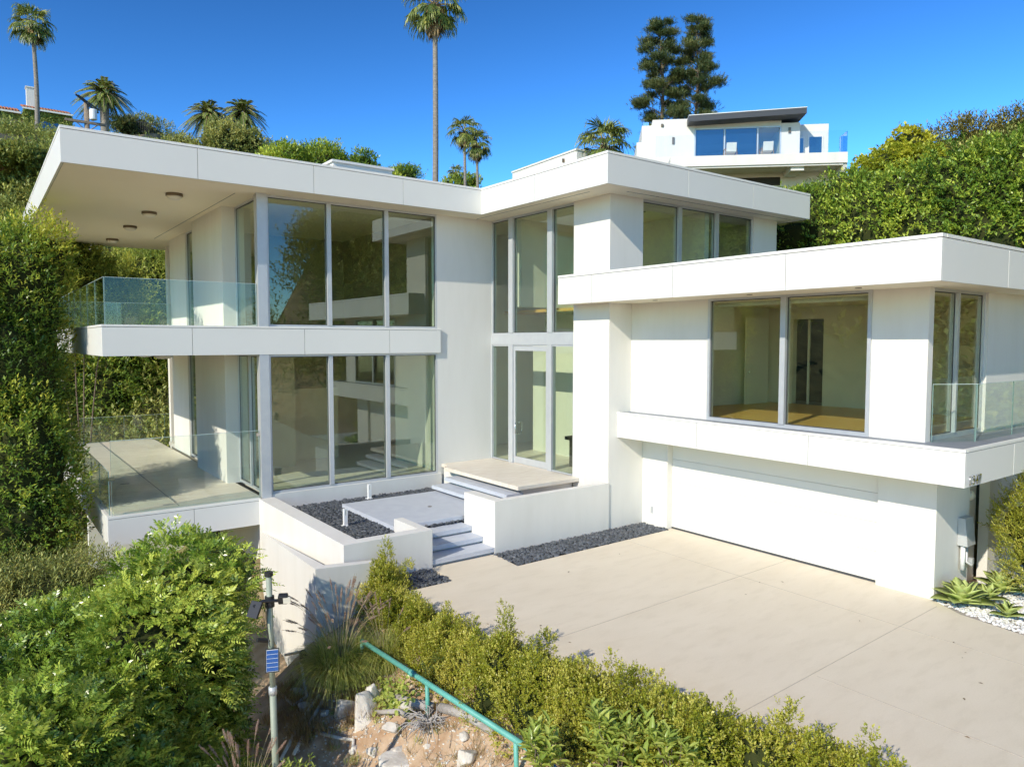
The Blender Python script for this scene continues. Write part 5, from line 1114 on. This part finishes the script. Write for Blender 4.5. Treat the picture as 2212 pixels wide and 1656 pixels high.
# pvc pipes
def onground(pts, r): return [(x, y, float(height(x, y))+r+dz) for x, y, dz in pts]
M['pvc'] = pmat('weathered_pvc', (.74,.72,.68), (.56,.53,.48), scale=9, rough=.55)
def pipe(label, pts, r): tag(MB().tube(onground(pts, r), r, 8).build('pvc_pipe', M['pvc'], smooth=True), label, 'pipe', 'white pipes on the slope')
pipe('long grey pipe, upper of two parallel pipes on the soil', [(3.80,11.45,.02),(4.3,11.85,.02),(4.72,12.08,.06)], .030)
pipe('long white pipe, lower of two parallel pipes on the soil', [(3.95,11.25,.03),(4.4,11.6,.02),(4.82,11.93,.05)], .030)
pipe('bent white pipe with an elbow below the solar panel', [(4.32,13.5,.08),(4.36,13.05,.02),(4.38,12.42,0),(4.62,12.42,.02),(4.70,12.75,.05),(4.74,13.02,.25)], .026)
pipe('short white broken pipe in front of the rocks', [(4.35,11.1,.04),(4.52,10.75,.02),(4.62,10.42,.03),(4.50,10.2,.02)], .028)
pipe('grey pipe leading along the foot of the white wall', [(4.75,13.9,.25),(4.95,13.3,.18),(5.02,12.85,.12),(5.1,12.5,.05)], .026)
vb = MB(); z = float(height(4.76, 13.05)); vb.lathe((4.78,13.0,z+.22), [(.05,0),(.07,.06),(.06,.16),(.075,.2),(.03,.26)], 10); tag(vb.build('irrigation_valve', M['gasket'], smooth=True), 'dark irrigation valve at the foot of the white wall', 'valve')
# rocks
M['rock'] = pmat('pale_rock', (.52,.47,.41), (.74,.70,.64), scale=3.5, rough=.9, bump=.7, bscale=9, detail=8)
def rock(label, c, s, seed):
    rg = np.random.default_rng(seed); v, f = ico(4); 
    for i in range(16):                                   # chip flat facets off
        d = nrm(rg.normal(0, 1, 3)); lim = rg.uniform(.45, .8); h_ = v@d; v = v-np.outer(np.maximum(h_-lim, 0)*.93, d)
    v = v*lumpy(v, rg, .06)[:, None]*np.array(s); me = bpy.data.meshes.new('rock'); setmesh(me, v, f); me.materials.append(M['rock'])
    o = link('rock', me); o.location = c; o.rotation_euler = (rg.uniform(-.4, .4), rg.uniform(-.4, .4), rg.uniform(0, 3)); tag(o, label, 'rock', 'rocks on the slope')
def gr_(x, y, d): return (x, y, float(height(x, y))+d)
rock('largest pale rock, tall and split, below the railing top', gr_(4.90,10.65,.12), (.30,.25,.46), 1)
rock('square pale rock just left above the largest one', gr_(4.78,11.22,.08), (.25,.22,.30), 2)
rock('pale rock leaning behind the largest one by the vines', gr_(5.12,10.75,.16), (.17,.15,.34), 3)
rock('broad white rock cut by the bottom edge', gr_(4.82,9.35,.02), (.42,.32,.2), 4)
rock('white rock at the bottom edge right of the dead roots', gr_(5.40,8.35,.04), (.22,.2,.16), 5)
rock('small tan rock beside the railing middle post', gr_(5.35,10.05,.06), (.14,.12,.14), 6)
rock('flat pale rock between the bent pipe and the wall', gr_(4.58,12.7,.02), (.22,.16,.10), 7)
rgk = random.Random(12); spots = [(4.55,10.3),(4.7,9.9),(5.05,9.95),(5.2,9.1),(5.0,8.8),(5.55,8.7),(4.6,11.5),(4.5,12.2),(5.35,10.9),(5.15,11.35),(4.95,9.6),(5.6,9.9),(4.75,8.6),(5.3,8.0)]
for i, (x, y) in enumerate(spots):
    q = rgk.uniform(.06, .15); rock('small broken stone among the pale rocks on the bare slope', gr_(x, y, .01), (q*1.3, q, q*.8), 20+i); bpy.context.scene.collection.objects[-1]['group'] = 'small broken stones on the slope'
# weathered logs and the dead root
M['deadwood'] = pmat('grey_dead_wood', (.30,.27,.25), (.46,.43,.41), scale=4, rough=.95, bump=.6, bscale=16, stretch=(1, 1, 1))
tag(MB().tube([gr_(5.30,10.55,.10), gr_(5.42,10.0,.12), gr_(5.56,9.55,.10)], [.06,.08,.07], 8).build('log', M['deadwood'], smooth=True), 'grey weathered log left of the railing middle post', 'log', 'weathered logs')
tag(MB().tube([gr_(5.58,9.35,.10), gr_(5.70,8.8,.12), gr_(5.80,8.25,.06)], [.075,.08,.05], 8).build('log', M['deadwood'], smooth=True), 'grey weathered log running right of the railing middle post', 'log', 'weathered logs')
tag(MB().tube([gr_(5.0,10.4,.10), gr_(5.2,10.0,.12), gr_(5.3,9.75,.06)], [.035,.045,.03], 8).build('log', M['deadwood'], smooth=True), 'thin short weathered log in front of the thicker ones', 'log', 'weathered logs')
rgr = np.random.default_rng(171); rm = MB(); c0 = Vector(gr_(5.36,9.35,.08))
for i in range(90):
    a = rgr.uniform(0, 6.28); l = rgr.uniform(.18, .42); e = rgr.uniform(-.25, .7); d = Vector((math.cos(a), math.sin(a), e)); p1 = c0+d*l*.4+Vector(rgr.normal(0, .03, 3)); p2 = c0+d*l*.75+Vector(rgr.normal(0, .05, 3)); p3 = p2+Vector((d.x, d.y, -.6+rgr.normal(0, .4)))*l*.35
    rm.tube([c0+Vector(rgr.normal(0, .03, 3)), p1, p2, p3], [.014, .010, .007, .003], 5)
tag(rm.build('dead_root', M['deadwood'], smooth=True), 'tangled grey dead root at the base of the railing middle post', 'root')
# trailing vine on the soil below the railing
rgv = np.random.default_rng(172); P = []; 
for i in range(420):
    u = rgv.uniform(0, 1); x = 5.15+.25*rgv.normal()*.5+.2*u; y = 11.0-1.0*u+.18*rgv.normal(); P.append((x, y, float(height(x, y))+abs(rgv.normal(0, .12))+.03))
P = np.array(P); n = len(P)
tag(leafobj('trailing_vine', [leaves(P, rgv.normal(0, 1, (n, 3))*[1, 1, .5], np.repeat([[-.4, -.5, 1.]], n, 0)+rgv.normal(0, .35, (n, 3)), rgv.uniform(.05, .09, n), rgv.uniform(.05, .08, n), rgv.uniform(.2, .9, n), T6)], LM['big']), 'trailing green vine over the rocks under the railing top', 'vine')
